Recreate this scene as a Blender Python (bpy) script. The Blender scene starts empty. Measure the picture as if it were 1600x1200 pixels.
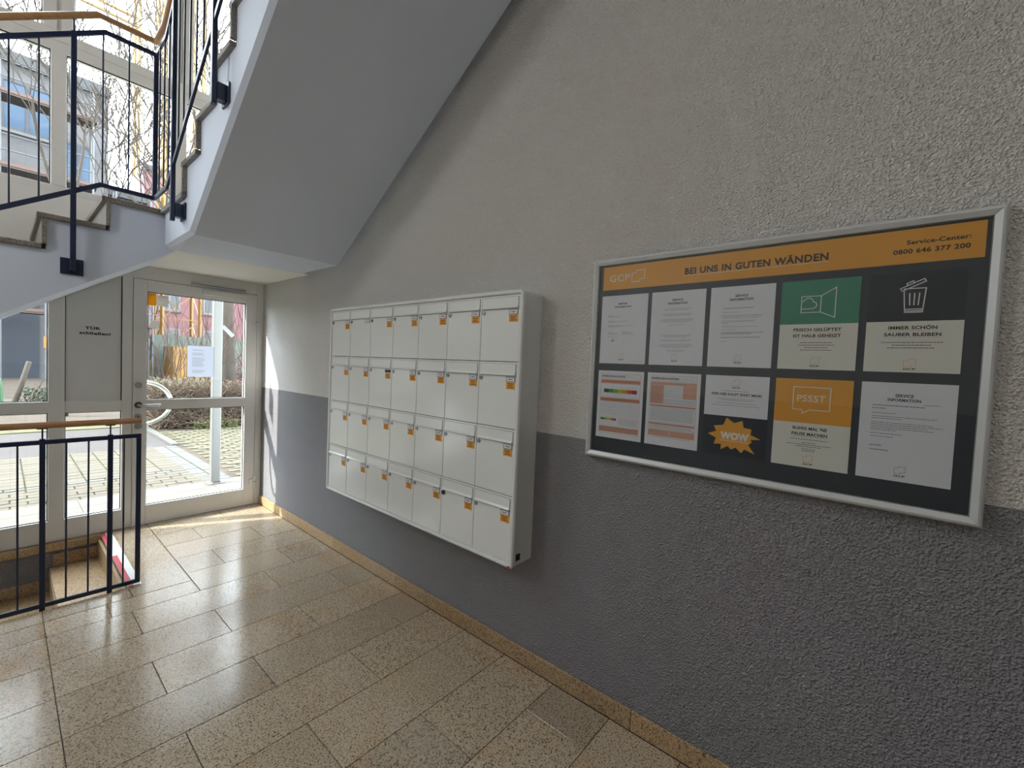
import bpy, bmesh, math, random
from mathutils import Vector, Matrix
random.seed(7)
S = bpy.context.scene
COL = S.collection

# ------------------------------------------------------------------ camera
cam_d = bpy.data.cameras.new('camera'); cam = bpy.data.objects.new('camera', cam_d); COL.objects.link(cam)
cam_d.sensor_width = 36.0; cam_d.lens = 680.54/1600*36.0; cam_d.clip_start = 0.02; cam_d.clip_end = 400
rx, ux, fx = Vector((0.648, -0.76038, 0.0438)), Vector((0.00112, 0.05845, 0.99829)), Vector((0.76164, 0.64684, -0.03873))
cam.matrix_world = Matrix(((rx.x, ux.x, -fx.x, 0), (rx.y, ux.y, -fx.y, 0), (rx.z, ux.z, -fx.z, 1.5), (0, 0, 0, 1)))
S.camera = cam

# ------------------------------------------------------------------ sky, sun, exposure
SKY = 4.5; FILL_LAMP = 7.5; FILL_PENDANT = 10.0  # strengths of the sky and of the added fill lamps
w = bpy.data.worlds.new('sky'); S.world = w; w.use_nodes = True
bg = w.node_tree.nodes['Background']; bg.inputs[0].default_value = (0.84, 0.92, 1.0, 1); bg.inputs[1].default_value = SKY
sun_d = bpy.data.lights.new('sun', 'SUN'); sun_d.energy = 4.2; sun_d.angle = 0.012; sun_d.color = (1.0, 0.95, 0.87)
sun = bpy.data.objects.new('sun', sun_d); COL.objects.link(sun)
sun.rotation_euler = Vector((1.0, -0.50, -0.75)).to_track_quat('-Z', 'Y').to_euler(); sun.location = (-8, 12, 14)
S.view_settings.view_transform = 'Standard'; S.view_settings.look = 'None'
S.view_settings.gamma = 1.0; S.view_settings.exposure = 1.55; S.view_settings.use_curve_mapping = False
try:
    S.cycles.use_denoising = True
    S.cycles.max_bounces = 14; S.cycles.diffuse_bounces = 8; S.cycles.glossy_bounces = 4; S.cycles.transparent_max_bounces = 24
    S.cycles.sample_clamp_indirect = 6.0; S.cycles.caustics_reflective = False; S.cycles.caustics_refractive = False
except Exception:
    pass

def portal(name, c, sx, sz):
    d = bpy.data.lights.new(name, 'AREA'); d.shape = 'RECTANGLE'; d.size = sx; d.size_y = sz
    d.cycles.is_portal = True
    o = bpy.data.objects.new(name, d); COL.objects.link(o); o.location = c
    o.rotation_euler = (math.radians(-90), 0, 0)          # faces into the hall (-Y)
portal('window_daylight_lower', (0.1, 4.90, 1.08), 3.3, 2.2)
portal('window_daylight_upper', (0.06, 4.90, 4.0), 3.3, 2.6)

# ------------------------------------------------------------------ materials
MATS = {}
def mat(name, col=(0.8, 0.8, 0.8), rough=0.6, metal=0.0, spec=0.5, emit=None):
    if name in MATS: return MATS[name]
    m = bpy.data.materials.new(name); m.use_nodes = True
    b = m.node_tree.nodes['Principled BSDF']
    b.inputs['Base Color'].default_value = (*col, 1); b.inputs['Roughness'].default_value = rough
    b.inputs['Metallic'].default_value = metal; b.inputs['Specular IOR Level'].default_value = spec
    MATS[name] = m; return m
def nodes(m): return m.node_tree.nodes, m.node_tree.links, m.node_tree.nodes['Principled BSDF']
def ramp(N, stops):
    r = N.new('ShaderNodeValToRGB'); e = r.color_ramp.elements
    while len(e) < len(stops): e.new(0.5)
    for i, (p, c) in enumerate(stops):
        e[i].position = p; e[i].color = (*c, 1)
    return r
def noise(N, L, vec, scale, detail=3, rough=0.6):
    n = N.new('ShaderNodeTexNoise'); n.inputs['Scale'].default_value = scale
    n.inputs['Detail'].default_value = detail; n.inputs['Roughness'].default_value = rough
    L.new(vec, n.inputs['Vector']); return n
def mixc(N, L, fac, a, b, mode='MIX'):
    x = N.new('ShaderNodeMix'); x.data_type = 'RGBA'; x.blend_type = mode
    for sock, v in ((x.inputs[0], fac), (x.inputs[6], a), (x.inputs[7], b)):
        if hasattr(v, 'is_output'): L.new(v, sock)
        elif isinstance(v, (int, float)): sock.default_value = v
        else: sock.default_value = (*v, 1)
    return x.outputs[2]
def bump(N, L, b, h, strength, dist=0.01):
    bn = N.new('ShaderNodeBump'); bn.inputs['Strength'].default_value = strength; bn.inputs['Distance'].default_value = dist
    L.new(h, bn.inputs['Height']); L.new(bn.outputs[0], b.inputs['Normal'])

def m_var(name, col, rough=0.6, amount=0.15, scale=8, bstr=0.0, bscale=60, metal=0.0, spec=0.5, rnd=0.0):
    if name in MATS: return MATS[name]
    m = mat(name, col, rough, metal, spec); N, L, b = nodes(m)
    g = N.new('ShaderNodeNewGeometry')
    n = noise(N, L, g.outputs['Position'], scale, 4)
    lo = tuple(c*(1-amount) for c in col); hi = tuple(min(1, c*(1+amount)) for c in col)
    r = ramp(N, [(0.3, lo), (0.7, hi)]); L.new(n.outputs['Fac'], r.inputs[0]); c = r.outputs[0]
    if rnd:
        oi = N.new('ShaderNodeObjectInfo'); v = N.new('ShaderNodeMapRange'); L.new(oi.outputs['Random'], v.inputs[0])
        v.inputs[3].default_value = 1-rnd; v.inputs[4].default_value = 1+rnd
        hs = N.new('ShaderNodeHueSaturation'); L.new(v.outputs[0], hs.inputs['Value']); L.new(c, hs.inputs['Color']); c = hs.outputs[0]
    L.new(c, b.inputs['Base Color'])
    if bstr:
        n2 = noise(N, L, g.outputs['Position'], bscale, 2); bump(N, L, b, n2.outputs['Fac'], bstr, 0.004)
    return m

def m_plaster(name, two_tone):
    m = mat(name, (0.75, 0.74, 0.72), 0.85, spec=0.25); N, L, b = nodes(m)
    g = N.new('ShaderNodeNewGeometry'); pos = g.outputs['Position']
    white, grey = (0.84, 0.825, 0.80), (0.335, 0.335, 0.36)
    if two_tone:
        sx = N.new('ShaderNodeSeparateXYZ'); L.new(pos, sx.inputs[0])
        gt = N.new('ShaderNodeMath'); gt.operation = 'GREATER_THAN'; gt.inputs[1].default_value = 1.187; L.new(sx.outputs[2], gt.inputs[0])
        c = mixc(N, L, gt.outputs[0], grey, white)
    else: c = mixc(N, L, 0.0, white, white)
    n0 = noise(N, L, pos, 1.3, 3); c = mixc(N, L, 0.12, c, n0.outputs['Color'], 'SOFT_LIGHT'); L.new(c, b.inputs['Base Color'])
    n1 = noise(N, L, pos, 115, 2, 0.5); v = N.new('ShaderNodeTexVoronoi'); v.inputs['Scale'].default_value = 165; L.new(pos, v.inputs['Vector'])
    ad = N.new('ShaderNodeMath'); ad.operation = 'MULTIPLY_ADD'; L.new(v.outputs['Distance'], ad.inputs[0]); ad.inputs[1].default_value = 0.5; L.new(n1.outputs['Fac'], ad.inputs[2])
    bump(N, L, b, ad.outputs[0], 1.0, 0.017)
    return m
PLASTER = m_plaster('roughcast_two_tone', True); PLASTER_W = m_plaster('roughcast_white', False)

def m_granite(name, base, dark, warm, rough, coat=0.0):
    m = mat(name, base, rough, spec=0.5); N, L, b = nodes(m)
    g = N.new('ShaderNodeNewGeometry'); pos = g.outputs['Position']
    oi = N.new('ShaderNodeObjectInfo')
    of = N.new('ShaderNodeVectorMath'); of.operation = 'MULTIPLY_ADD'; L.new(oi.outputs['Random'], of.inputs[0]); of.inputs[1].default_value = (7, 5, 3); L.new(pos, of.inputs[2])
    p = of.outputs[0]
    n1 = noise(N, L, p, 150, 3, 0.6); r1 = ramp(N, [(0.36, dark), (0.49, base), (0.60, base), (0.70, tuple(min(1, c*1.35) for c in base))]); L.new(n1.outputs['Fac'], r1.inputs[0])
    n2 = noise(N, L, p, 3.0, 3); r2 = ramp(N, [(0.52, (0, 0, 0)), (0.72, (1, 1, 1))]); L.new(n2.outputs['Fac'], r2.inputs[0])
    fm = N.new('ShaderNodeMath'); fm.operation = 'MULTIPLY'; fm.inputs[1].default_value = 0.45; L.new(r2.outputs[0], fm.inputs[0])
    c = mixc(N, L, fm.outputs[0], r1.outputs[0], warm, 'MULTIPLY')
    v = N.new('ShaderNodeMapRange'); L.new(oi.outputs['Random'], v.inputs[0]); v.inputs[3].default_value = 0.86; v.inputs[4].default_value = 1.12
    hs = N.new('ShaderNodeHueSaturation'); L.new(v.outputs[0], hs.inputs['Value']); L.new(c, hs.inputs['Color'])
    L.new(hs.outputs[0], b.inputs['Base Color'])
    n3 = noise(N, L, pos, 9, 2); mr = N.new('ShaderNodeMapRange'); L.new(n3.outputs['Fac'], mr.inputs[0]); mr.inputs[3].default_value = rough*0.75; mr.inputs[4].default_value = rough*1.3; L.new(mr.outputs[0], b.inputs['Roughness'])
    bump(N, L, b, n1.outputs['Fac'], 0.05, 0.002)
    return m
GRANITE = m_granite('granite_slab', (0.53, 0.43, 0.315), (0.095, 0.070, 0.048), (1.0, 0.72, 0.42), 0.17)
GRANITE_S = m_granite('granite_skirting', (0.50, 0.35, 0.20), (0.075, 0.05, 0.03), (1.0, 0.76, 0.5), 0.35)
GRANITE_T = m_granite('stair_stone', (0.27, 0.245, 0.215), (0.08, 0.07, 0.06), (1.0, 0.85, 0.7), 0.4)

WHITE = m_var('white_stair_paint', (0.67, 0.745, 0.88), 0.7, 0.03, 2.0, 0.12, 90)
CEIL = m_var('ceiling_paint', (0.84, 0.83, 0.80), 0.8, 0.02, 2)
FRAME = m_var('grey_white_frame', (0.78, 0.775, 0.75), 0.38, 0.03, 3)
PANEL = m_var('grey_door_panel', (0.72, 0.73, 0.715), 0.45, 0.03, 3)
GASKET = mat('black_gasket', (0.012, 0.013, 0.015), 0.6)
NAVY = m_var('navy_lacquer', (0.012, 0.022, 0.062), 0.32, 0.1, 5)
GROUT = mat('dark_grout', (0.085, 0.072, 0.058), 0.9)
MBOX = m_var('mailbox_lacquer', (0.80, 0.825, 0.82), 0.13, 0.01, 3)
MBOXF = m_var('mailbox_casing', (0.74, 0.77, 0.77), 0.28, 0.01, 3)
STEEL = mat('brushed_steel', (0.55, 0.55, 0.56), 0.32, 1.0)
STEEL_D = mat('dark_steel', (0.16, 0.165, 0.17), 0.4, 0.9)
ALU = m_var('silver_aluminium', (0.60, 0.62, 0.63), 0.45, 0.03, 6, metal=0.3)
BLACK = mat('black_plastic', (0.012, 0.012, 0.014), 0.4)
ORANGE = m_var('orange_print', (0.80, 0.36, 0.035), 0.55, 0.02, 4)
SLATE = m_var('slate_board', (0.030, 0.036, 0.046), 0.5, 0.05, 4)
DARKCARD = mat('dark_navy_card', (0.014, 0.018, 0.030), 0.5)
PAPER = m_var('copy_paper', (0.78, 0.78, 0.84), 0.7, 0.02, 30)
CARD = m_var('cream_card', (0.78, 0.76, 0.70), 0.6, 0.02, 10)
GREEN = mat('green_print', (0.045, 0.25, 0.165), 0.55)
INK = mat('black_ink', (0.025, 0.025, 0.03), 0.6)
INKG = mat('grey_ink', (0.22, 0.22, 0.24), 0.6)
INKW = mat('white_ink', (0.80, 0.80, 0.78), 0.6)
SALMON = mat('salmon_print', (0.60, 0.235, 0.14), 0.6)
PALESALMON = mat('pale_salmon_print', (0.68, 0.36, 0.26), 0.6)
REDPAINT = mat('red_tape', (0.52, 0.035, 0.06), 0.5)
WHITETAPE = mat('white_tape', (0.75, 0.76, 0.75), 0.5)
COATED = mat('white_powder_coat', (0.80, 0.80, 0.76), 0.35)

def m_wood():
    m = mat('beech_handrail', (0.42, 0.19, 0.07), 0.33); N, L, b = nodes(m)
    g = N.new('ShaderNodeNewGeometry'); mp = N.new('ShaderNodeMapping'); mp.inputs['Scale'].default_value = (3, 40, 40); L.new(g.outputs['Position'], mp.inputs[0])
    n = noise(N, L, mp.outputs[0], 3, 4); r = ramp(N, [(0.3, (0.36, 0.18, 0.075)), (0.7, (0.52, 0.30, 0.15))]); L.new(n.outputs['Fac'], r.inputs[0]); L.new(r.outputs[0], b.inputs['Base Color'])
    return m
WOOD = m_wood()

def m_glass(name, tint=(1, 1, 1)):
    m = bpy.data.materials.new(name); m.use_nodes = True; N, L = m.node_tree.nodes, m.node_tree.links
    N.remove(N['Principled BSDF']); out = N['Material Output']
    t = N.new('ShaderNodeBsdfTransparent'); t.inputs[0].default_value = (*tint, 1)
    g = N.new('ShaderNodeBsdfGlossy'); g.inputs['Roughness'].default_value = 0.02
    ge = N.new('ShaderNodeNewGeometry'); dt = N.new('ShaderNodeVectorMath'); dt.operation = 'DOT_PRODUCT'; L.new(ge.outputs['Normal'], dt.inputs[0]); L.new(ge.outputs['Incoming'], dt.inputs[1])
    ab = N.new('ShaderNodeMath'); ab.operation = 'ABSOLUTE'; L.new(dt.outputs['Value'], ab.inputs[0])
    om = N.new('ShaderNodeMath'); om.operation = 'SUBTRACT'; om.inputs[0].default_value = 1.0; L.new(ab.outputs[0], om.inputs[1])
    pw = N.new('ShaderNodeMath'); pw.operation = 'POWER'; L.new(om.outputs[0], pw.inputs[0]); pw.inputs[1].default_value = 5.0
    f = N.new('ShaderNodeMath'); f.operation = 'MULTIPLY_ADD'; L.new(pw.outputs[0], f.inputs[0]); f.inputs[1].default_value = 0.9; f.inputs[2].default_value = 0.035   # Schlick, same from both sides
    x = N.new('ShaderNodeMixShader'); L.new(f.outputs[0], x.inputs[0]); L.new(t.outputs[0], x.inputs[1]); L.new(g.outputs[0], x.inputs[2]); L.new(x.outputs[0], out.inputs[0])
    MATS[name] = m; return m
GLASS = m_glass('window_glass', (0.97, 0.985, 0.975)); BGLASS = m_glass('board_glass', (0.96, 0.97, 0.97))

def m_trans(name, col, amount=0.5):
    m = bpy.data.materials.new(name); m.use_nodes = True; N, L = m.node_tree.nodes, m.node_tree.links
    N.remove(N['Principled BSDF']); out = N['Material Output']
    d = N.new('ShaderNodeBsdfDiffuse'); d.inputs[0].default_value = (*col, 1); t = N.new('ShaderNodeBsdfTranslucent'); t.inputs[0].default_value = (*col, 1)
    x = N.new('ShaderNodeMixShader'); x.inputs[0].default_value = amount; L.new(d.outputs[0], x.inputs[1]); L.new(t.outputs[0], x.inputs[2]); L.new(x.outputs[0], out.inputs[0])
    MATS[name] = m; return m
THINPAPER = m_trans('backlit_paper', (0.72, 0.75, 0.82), 0.5)
YSTICK = m_trans('yellow_sticker', (0.75, 0.45, 0.06), 0.5); WSTICK = m_trans('pale_sticker', (0.62, 0.60, 0.56), 0.5)

# ------------------------------------------------------------------ mesh helpers
WO = {}
def worg(o): return WO.get(o.name, Vector((0, 0, 0)))
def tag(o, label=None, cat=None, group=None, kind=None):
    if label: o['label'] = label
    if cat: o['category'] = cat
    if group: o['group'] = group
    if kind: o['kind'] = kind
    return o
def empty(name, loc, label=None, cat=None, group=None, kind=None):
    o = bpy.data.objects.new(name, None); o.empty_display_size = 0.05; COL.objects.link(o); o.location = loc; WO[o.name] = Vector(loc)
    return tag(o, label, cat, group, kind)
class MB:
    def __init__(s): s.v = []; s.f = []; s.mi = []
    def face(s, pts, mi=0):
        k = len(s.v); s.v += [Vector(p) for p in pts]; s.f.append(tuple(range(k, k+len(pts)))); s.mi.append(mi); return s
    def loft(s, rings, mi=0, closed=False):
        k = len(s.v); n = len(rings[0])
        for r in rings: s.v += [Vector(p) for p in r]
        for i in range(len(rings)-1):
            for j in range(n):
                a = k+i*n+j; b = k+i*n+(j+1) % n; s.f.append((a, b, b+n, a+n)); s.mi.append(mi)
        if not closed:
            s.f.append(tuple(range(k, k+n))[::-1]); s.f.append(tuple(range(k+(len(rings)-1)*n, k+len(rings)*n))); s.mi += [mi, mi]
        return s
    def box(s, x0, x1, y0, y1, z0, z1, mi=0):
        return s.loft([[(x0, y0, z0), (x1, y0, z0), (x1, y1, z0), (x0, y1, z0)], [(x0, y0, z1), (x1, y0, z1), (x1, y1, z1), (x0, y1, z1)]], mi)
    def tube(s, pts, r, n=8, mi=0, r1=None):
        pts = [Vector(p) for p in pts]; rings = []; up = None
        for i, p in enumerate(pts):
            t = (pts[min(i+1, len(pts)-1)] - pts[max(i-1, 0)]).normalized()
            if up is None: up = t.orthogonal().normalized()
            else:
                up = (up - t*up.dot(t))
                up = up.normalized() if up.length > 1e-5 else t.orthogonal().normalized()
            sd = t.cross(up); rr = r if r1 is None else r + (r1-r)*i/(len(pts)-1)
            rings.append([p + (up*math.cos(a) + sd*math.sin(a))*rr for a in [2*math.pi*j/n for j in range(n)]])
        return s.loft(rings, mi)
    def bar(s, pts, wdt, hgt, side, mi=0):           # rectangular section swept along a path; side = direction of the width
        pts = [Vector(p) for p in pts]; rings = []; n = len(pts)
        sides = side if isinstance(side, list) else [side]*n
        for i, p in enumerate(pts):
            t0 = (pts[i]-pts[i-1]).normalized() if i else None; t1 = (pts[i+1]-pts[i]).normalized() if i < n-1 else None
            sd = Vector(sides[i]).normalized()
            t = ((t0 or t1) + (t1 or t0)).normalized(); u = sd.cross(t).normalized()
            c = max(0.5, t.dot(t1 or t0)); h = hgt/2/c
            rings.append([p - sd*wdt/2 - u*h, p + sd*wdt/2 - u*h, p + sd*wdt/2 + u*h, p - sd*wdt/2 + u*h])
        return s.loft(rings, mi)
    def disc(s, c, axis, r, th, n=16, mi=0):
        c = Vector(c); a = Vector(axis).normalized(); return s.tube([c, c+a*th], r, n, mi)
    def build(s, name, m, parent=None, smooth=False, bevel=0.0, org=None, seg=2):
        if org is None:
            if parent is not None: org = worg(parent)
            else:
                lo = [min(v[i] for v in s.v) for i in range(3)]; hi = [max(v[i] for v in s.v) for i in range(3)]
                org = Vector(((lo[0]+hi[0])/2, (lo[1]+hi[1])/2, lo[2]))
        org = Vector(org); me = bpy.data.meshes.new(name); me.from_pydata([v-org for v in s.v], [], s.f)
        for mm in (m if isinstance(m, (list, tuple)) else [m]): me.materials.append(mm)
        bm = bmesh.new(); bm.from_mesh(me); bmesh.ops.recalc_face_normals(bm, faces=bm.faces); bm.to_mesh(me); bm.free()
        if any(s.mi):
            for p, i in zip(me.polygons, s.mi): p.material_index = i
        if smooth:
            for p in me.polygons: p.use_smooth = True
            if smooth != 'all':
                try: me.set_sharp_from_angle(angle=math.radians(40))
                except Exception: pass
        o = bpy.data.objects.new(name, me); COL.objects.link(o)
        if parent is not None: o.parent = parent; o.location = org - worg(parent)
        else: o.location = org
        WO[o.name] = org
        if bevel:
            b = o.modifiers.new('bevel', 'BEVEL'); b.width = bevel; b.segments = seg; b.limit_method = 'ANGLE'
        return o
def box(name, m, b, parent=None, bevel=0.0): return MB().box(*b).build(name, m, parent, bevel=bevel)
def clone(o, loc, parent=None, name=None):           # a copy sharing the mesh; loc in world
    c = o.copy(); COL.objects.link(c); org = worg(parent) if parent is not None else Vector((0, 0, 0))
    c.parent = parent; c.location = Vector(loc)-org; WO[c.name] = Vector(loc)
    return c
def clone_tree(o, loc, parent=None):
    c = clone(o, loc, parent)
    for ch in list(o.children):
        d = ch.copy(); COL.objects.link(d); d.parent = c
        for g in list(ch.children):
            e = g.copy(); COL.objects.link(e); e.parent = d
    return c

# text: list of (x, y) polygons from the built-in font
def text2d(txt, size, align='LEFT', bold=0.0, wide=1.0, spacing=1.0):
    cu = bpy.data.curves.new('txt', 'FONT'); cu.body = txt; cu.size = size; cu.align_x = align; cu.offset = bold*size; cu.space_character = spacing
    cu.resolution_u = 3; cu.fill_mode = 'FRONT'
    o = bpy.data.objects.new('txt', cu); COL.objects.link(o); dg = bpy.context.evaluated_depsgraph_get(); dg.update()
    me = o.evaluated_get(dg).to_mesh(); vs = [(v.co.x*wide, v.co.y) for v in me.vertices]; fs = [tuple(p.vertices) for p in me.polygons]
    o.evaluated_get(dg).to_mesh_clear(); bpy.data.objects.remove(o); bpy.data.curves.remove(cu)
    return vs, fs
def fit_text(txt, width, height, align, bold=0.02, spacing=1.05):    # cap height and total width are set
    vs, fs = text2d(txt, 1.0, 'LEFT', bold, 1.0, spacing)
    x0 = min(v[0] for v in vs); x1 = max(v[0] for v in vs)
    cv, _ = text2d('H', 1.0, 'LEFT', bold); ch = max(v[1] for v in cv)-min(v[1] for v in cv)
    sy = height/ch; sx = (width/(x1-x0)) if width else sy
    sh = {'LEFT': x0, 'RIGHT': x1, 'CENTER': (x0+x1)/2}[align]
    return [((v[0]-sh)*sx, v[1]*sy) for v in vs], fs

# ------------------------------------------------------------------ room shell
WX, DY = 1.72, 4.78
LX, BY, TZ = -3.6, -1.8, 5.6
def struct(name, mb, m, label, cat='structure', parent=None):
    o = mb.build(name, m, parent); tag(o, label, cat, None, 'structure'); return o
struct('wall_right', MB().box(WX, WX+0.25, BY-0.2, DY+0.25, -0.3, TZ), PLASTER, 'long roughcast wall, white above and dark grey below, carrying mailboxes and board', 'wall')
struct('wall_back', MB().box(LX, WX, BY-0.2, BY, -0.3, TZ), PLASTER, 'roughcast wall at the near end of the hall', 'wall')
struct('wall_left', MB().box(LX-0.2, LX, BY-0.2, DY+0.25, -0.3, TZ), PLASTER, 'roughcast wall at the far left of the hall', 'wall')
wf = MB().box(LX, WX, DY, DY+0.25, 2.215, 2.655).box(LX, -1.55, DY, DY+0.25, 0.0, 2.215).box(LX, -1.6, DY, DY+0.25, 2.655, 5.32).box(LX, WX, DY, DY+0.25, 5.32, TZ)  # unseen masonry left of the upper panes is shaped to block sun
struct('wall_front', wf, CEIL, 'white parapet wall under the stairwell window', 'wall')
struct('wall_sun_block', MB().box(-2.0, -1.75, DY+0.25, 5.92, -0.3, TZ), CEIL, 'unseen wall added left of the entrance to keep sun out of the hall', 'wall')  # added out of view to stop sun entering the left panes
struct('ceiling', MB().box(LX-0.2, WX+0.25, BY-0.2, DY+0.25, TZ, TZ+0.15), CEIL, 'white ceiling high above the stairwell', 'ceiling')
struct('ceiling_slab', MB().box(LX, WX, BY, 0.5, 4.0, 4.24), CEIL, 'upper floor slab above the near part of the hall', 'ceiling')

# floor: grout bed with granite slabs as pieces
EDGE_Y = 3.55; NOSE_X = 0.53; WELL_L = -1.9
fl = MB().box(LX, WX, BY, EDGE_Y, -0.2, -0.004).box(NOSE_X, WX, EDGE_Y, DY+0.02, -0.2, -0.004).box(LX, WELL_L, EDGE_Y, DY, -0.2, -0.004)
floor = fl.build('floor', GROUT, org=(0, 0, 0)); tag(floor, 'polished speckled granite slab floor of the entrance hall', 'floor', None, 'structure')
G = 0.0016
def slab(x0, x1, y0, y1, name='tile'):
    if x1-x0 < 0.02 or y1-y0 < 0.02: return
    dz = random.uniform(-0.0003, 0.0003)
    MB().box(x0+G, x1-G, y0+G, y1-G, -0.02, dz).build(name, GRANITE, floor, bevel=0.0008, org=((x0+x1)/2, (y0+y1)/2, 0), seg=1)
rows = [3.21, 2.91, 2.61, 2.31, 2.02, 1.72, 1.42, 1.11, 0.815, 0.51, 0.21, -0.09, -0.39, -0.69, -0.99, -1.29, -1.59, BY]
WIN = WX-0.014
for i in range(len(rows)-1):
    y1, y0 = rows[i], rows[i+1]
    js = [0.475, 1.165] if i % 2 == 0 else [0.15, 0.815, 1.497]
    js = [0.152] + [j for j in js if j > 0.2]
    if i == 0: js = [0.152, 0.49, 1.19]
    xs = js + [WIN]
    for a, b in zip(xs, xs[1:]): slab(a, b, y0, y1)
    left = [0.152, -0.53, -1.21, -1.89] if i % 2 else [0.152, -0.19, -0.87, -1.55]
    for a, b in zip(left, left[1:]): slab(b, a, y0, y1)
for a, b in ((0.152, 0.405), (0.405, 0.82)): slab(a, b, 3.21, 3.398)
slab(0.525, 0.82, 3.40, DY); slab(-0.53, 0.152, 3.21, 3.398); slab(-1.21, -0.53, 3.21, 3.398)
for a, b in ((0.152, 0.523), (-0.53, 0.152), (-1.21, -0.53), (-1.9, -1.21)): slab(a, b, 3.40, EDGE_Y+0.005)
far = [3.21, 3.53, 3.835, 4.14, 4.44, DY]
fj = [[1.40], [1.05], [1.42], [1.068], [1.35]]
for i in range(5):
    xs = [0.822]+fj[i]+[WIN]
    for a, b in zip(xs, xs[1:]): slab(a, b, far[i], far[i+1])
slab(-1.89, -1.2, 2.61, 3.40); slab(-3.58, -1.9, 0.0, 3.4); slab(-3.58, -1.9, BY, 0.0)

# skirting along the right wall
bb = empty('baseboard_right', (WX, 1.5, 0), 'low speckled granite skirting along the foot of the long wall', 'skirting', None, 'structure')
ys = [BY]
while ys[-1] < DY-0.02: ys.append(min(DY, ys[-1]+0.84))
for a, b in zip(ys, ys[1:]):
    MB().box(WX-0.012, WX, a+0.0008, b-0.0008, 0, 0.085).build('skirting_stone', GRANITE_S, bb, bevel=0.002, seg=1)

# ------------------------------------------------------------------ basement well
bs = empty('basement_stair', (-0.6, 4.1, -1.8), 'granite stair leading down beside the glazed partition to the basement', 'stairs')
for k in range(1, 9):
    x1 = NOSE_X-0.27*(k-1); z = -0.18*k
    MB().box(x1-0.29, x1-0.005, EDGE_Y+0.01, DY-0.035, z-0.03, z).build('tread', GRANITE_S, bs, bevel=0.003, seg=1)
    MB().box(x1-0.022, x1-0.004, EDGE_Y+0.01, DY-0.035, z, z+0.148).build('riser', GRANITE_S, bs)
    MB().box(x1-0.29, x1-0.024, EDGE_Y+0.01, DY-0.035, z-0.20, z-0.03).build('step_body', CEIL, bs)
    MB().box(x1-0.27, x1-0.023, DY-0.035, DY-0.022, z+0.002, z+0.095).build('stepped_skirting', GRANITE_S, bs)
bw = MB().box(WELL_L-0.2, WELL_L, EDGE_Y-0.15, DY+0.2, -1.8, -0.2).box(WELL_L-0.2, NOSE_X+0.2, EDGE_Y-0.2, EDGE_Y, -1.8, -0.2).box(NOSE_X, NOSE_X+0.2, EDGE_Y, DY+0.2, -1.8, -0.2)
struct('wall_basement', bw, PLASTER, 'dark grey walls of the basement stairwell below the railing', 'wall')
struct('wall_plinth', MB().box(WELL_L, NOSE_X, DY-0.02, DY+0.2, -1.8, -0.055), PLASTER, 'dark grey painted strip of wall under the glazed partition', 'wall')
struct('floor_basement', MB().box(WELL_L-0.2, NOSE_X, EDGE_Y-0.15, DY+0.2, -1.95, -1.8), GROUT, 'basement floor at the bottom of the stair', 'floor')
th = MB().box(WELL_L, NOSE_X, DY-0.045, DY+0.07, -0.055, 0.0).build('trim_1', GRANITE_S, bevel=0.002); tag(th, 'granite threshold strip below the glazed partition', 'sill', None, 'structure')

# hazard tape
tp = empty('hazard_tape', (0.555, 4.15, 0.0), 'red and white hazard tape stuck along the top step edge', 'tape')
MB().box(0.553, 0.592, 3.56, 4.755, 0.0007, 0.0017).build('white_band', WHITETAPE, tp)
for a, b in ((4.42, 4.755), (3.56, 4.18)):
    MB().box(0.5255, 0.5525, a, b, 0.0007, 0.0018).build('red_band', REDPAINT, tp)
MB().box(0.5255, 0.5525, 4.18, 4.42, 0.0007, 0.0016).build('white_patch', WHITETAPE, tp)

# ------------------------------------------------------------------ glazed partition (window_1), door_1
FY0, FY1 = DY, DY+0.075
def pane(parent, x0, x1, z0, z1, y=DY+0.028, gl=GLASS):
    MB().box(x0-0.008, x1+0.008, y, y+0.012, z0-0.008, z1+0.008).build('pane', gl, parent)
    g = 0.006
    m = MB().box(x0, x0+g, y-0.010, y-0.001, z0, z1).box(x1-g, x1, y-0.010, y-0.001, z0, z1).box(x0+g, x1-g, y-0.010, y-0.001, z0, z0+g).box(x0+g, x1-g, y-0.010, y-0.001, z1-g, z1)
    m.build('gasket', GASKET, parent)
w1 = empty('window_1', (0.0, DY, 0), 'grey-white framed glazed partition with a solid panel, left of the door', 'window', None, 'structure')
def fr(parent, x0, x1, z0, z1, name, y0=FY0, y1=FY1, m=FRAME, bev=0.003): return MB().box(x0, x1, y0, y1, z0, z1).build(name, m, parent, bevel=bev)
ZB, ZM0, ZM1, ZT = 0.168, 0.997, 1.085, 2.10
for x0, x1 in ((0.2335, 0.3225), (0.652, 0.7175), (1.6605, WX), (-0.61, -0.52), (-1.55, -1.46)): fr(w1, x0, x1, 0.004, 2.215, 'frame_post')
for x0, x1 in ((0.3225, 0.652), (-0.52, 0.2335), (-1.46, -0.61)):
    fr(w1, x0, x1, 0.004, ZB, 'bottom_rail'); fr(w1, x0, x1, ZM0, ZM1, 'middle_rail'); fr(w1, x0, x1, ZT, 2.215, 'top_rail')
    pane(w1, x0, x1, ZB, ZM0)
    if x0 < 0.3: pane(w1, x0, x1, ZM1, ZT)
fr(w1, 0.7175, 1.6605, ZT+0.006, 2.215, 'door_head')
pn = MB().box(0.318, 0.648, DY+0.012, DY+0.04, ZM1-0.003, ZT).build('solid_panel', PANEL, w1, bevel=0.002); pn['label'] = 'grey panel lettered TÜR schließen!'
MB().box(0.646, 0.652, DY+0.006, DY+0.012, ZM1, ZT).build('gasket', GASKET, w1); MB().box(0.3225, 0.3265, DY+0.006, DY+0.012, ZM1, ZT).build('gasket', GASKET, w1)
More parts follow.
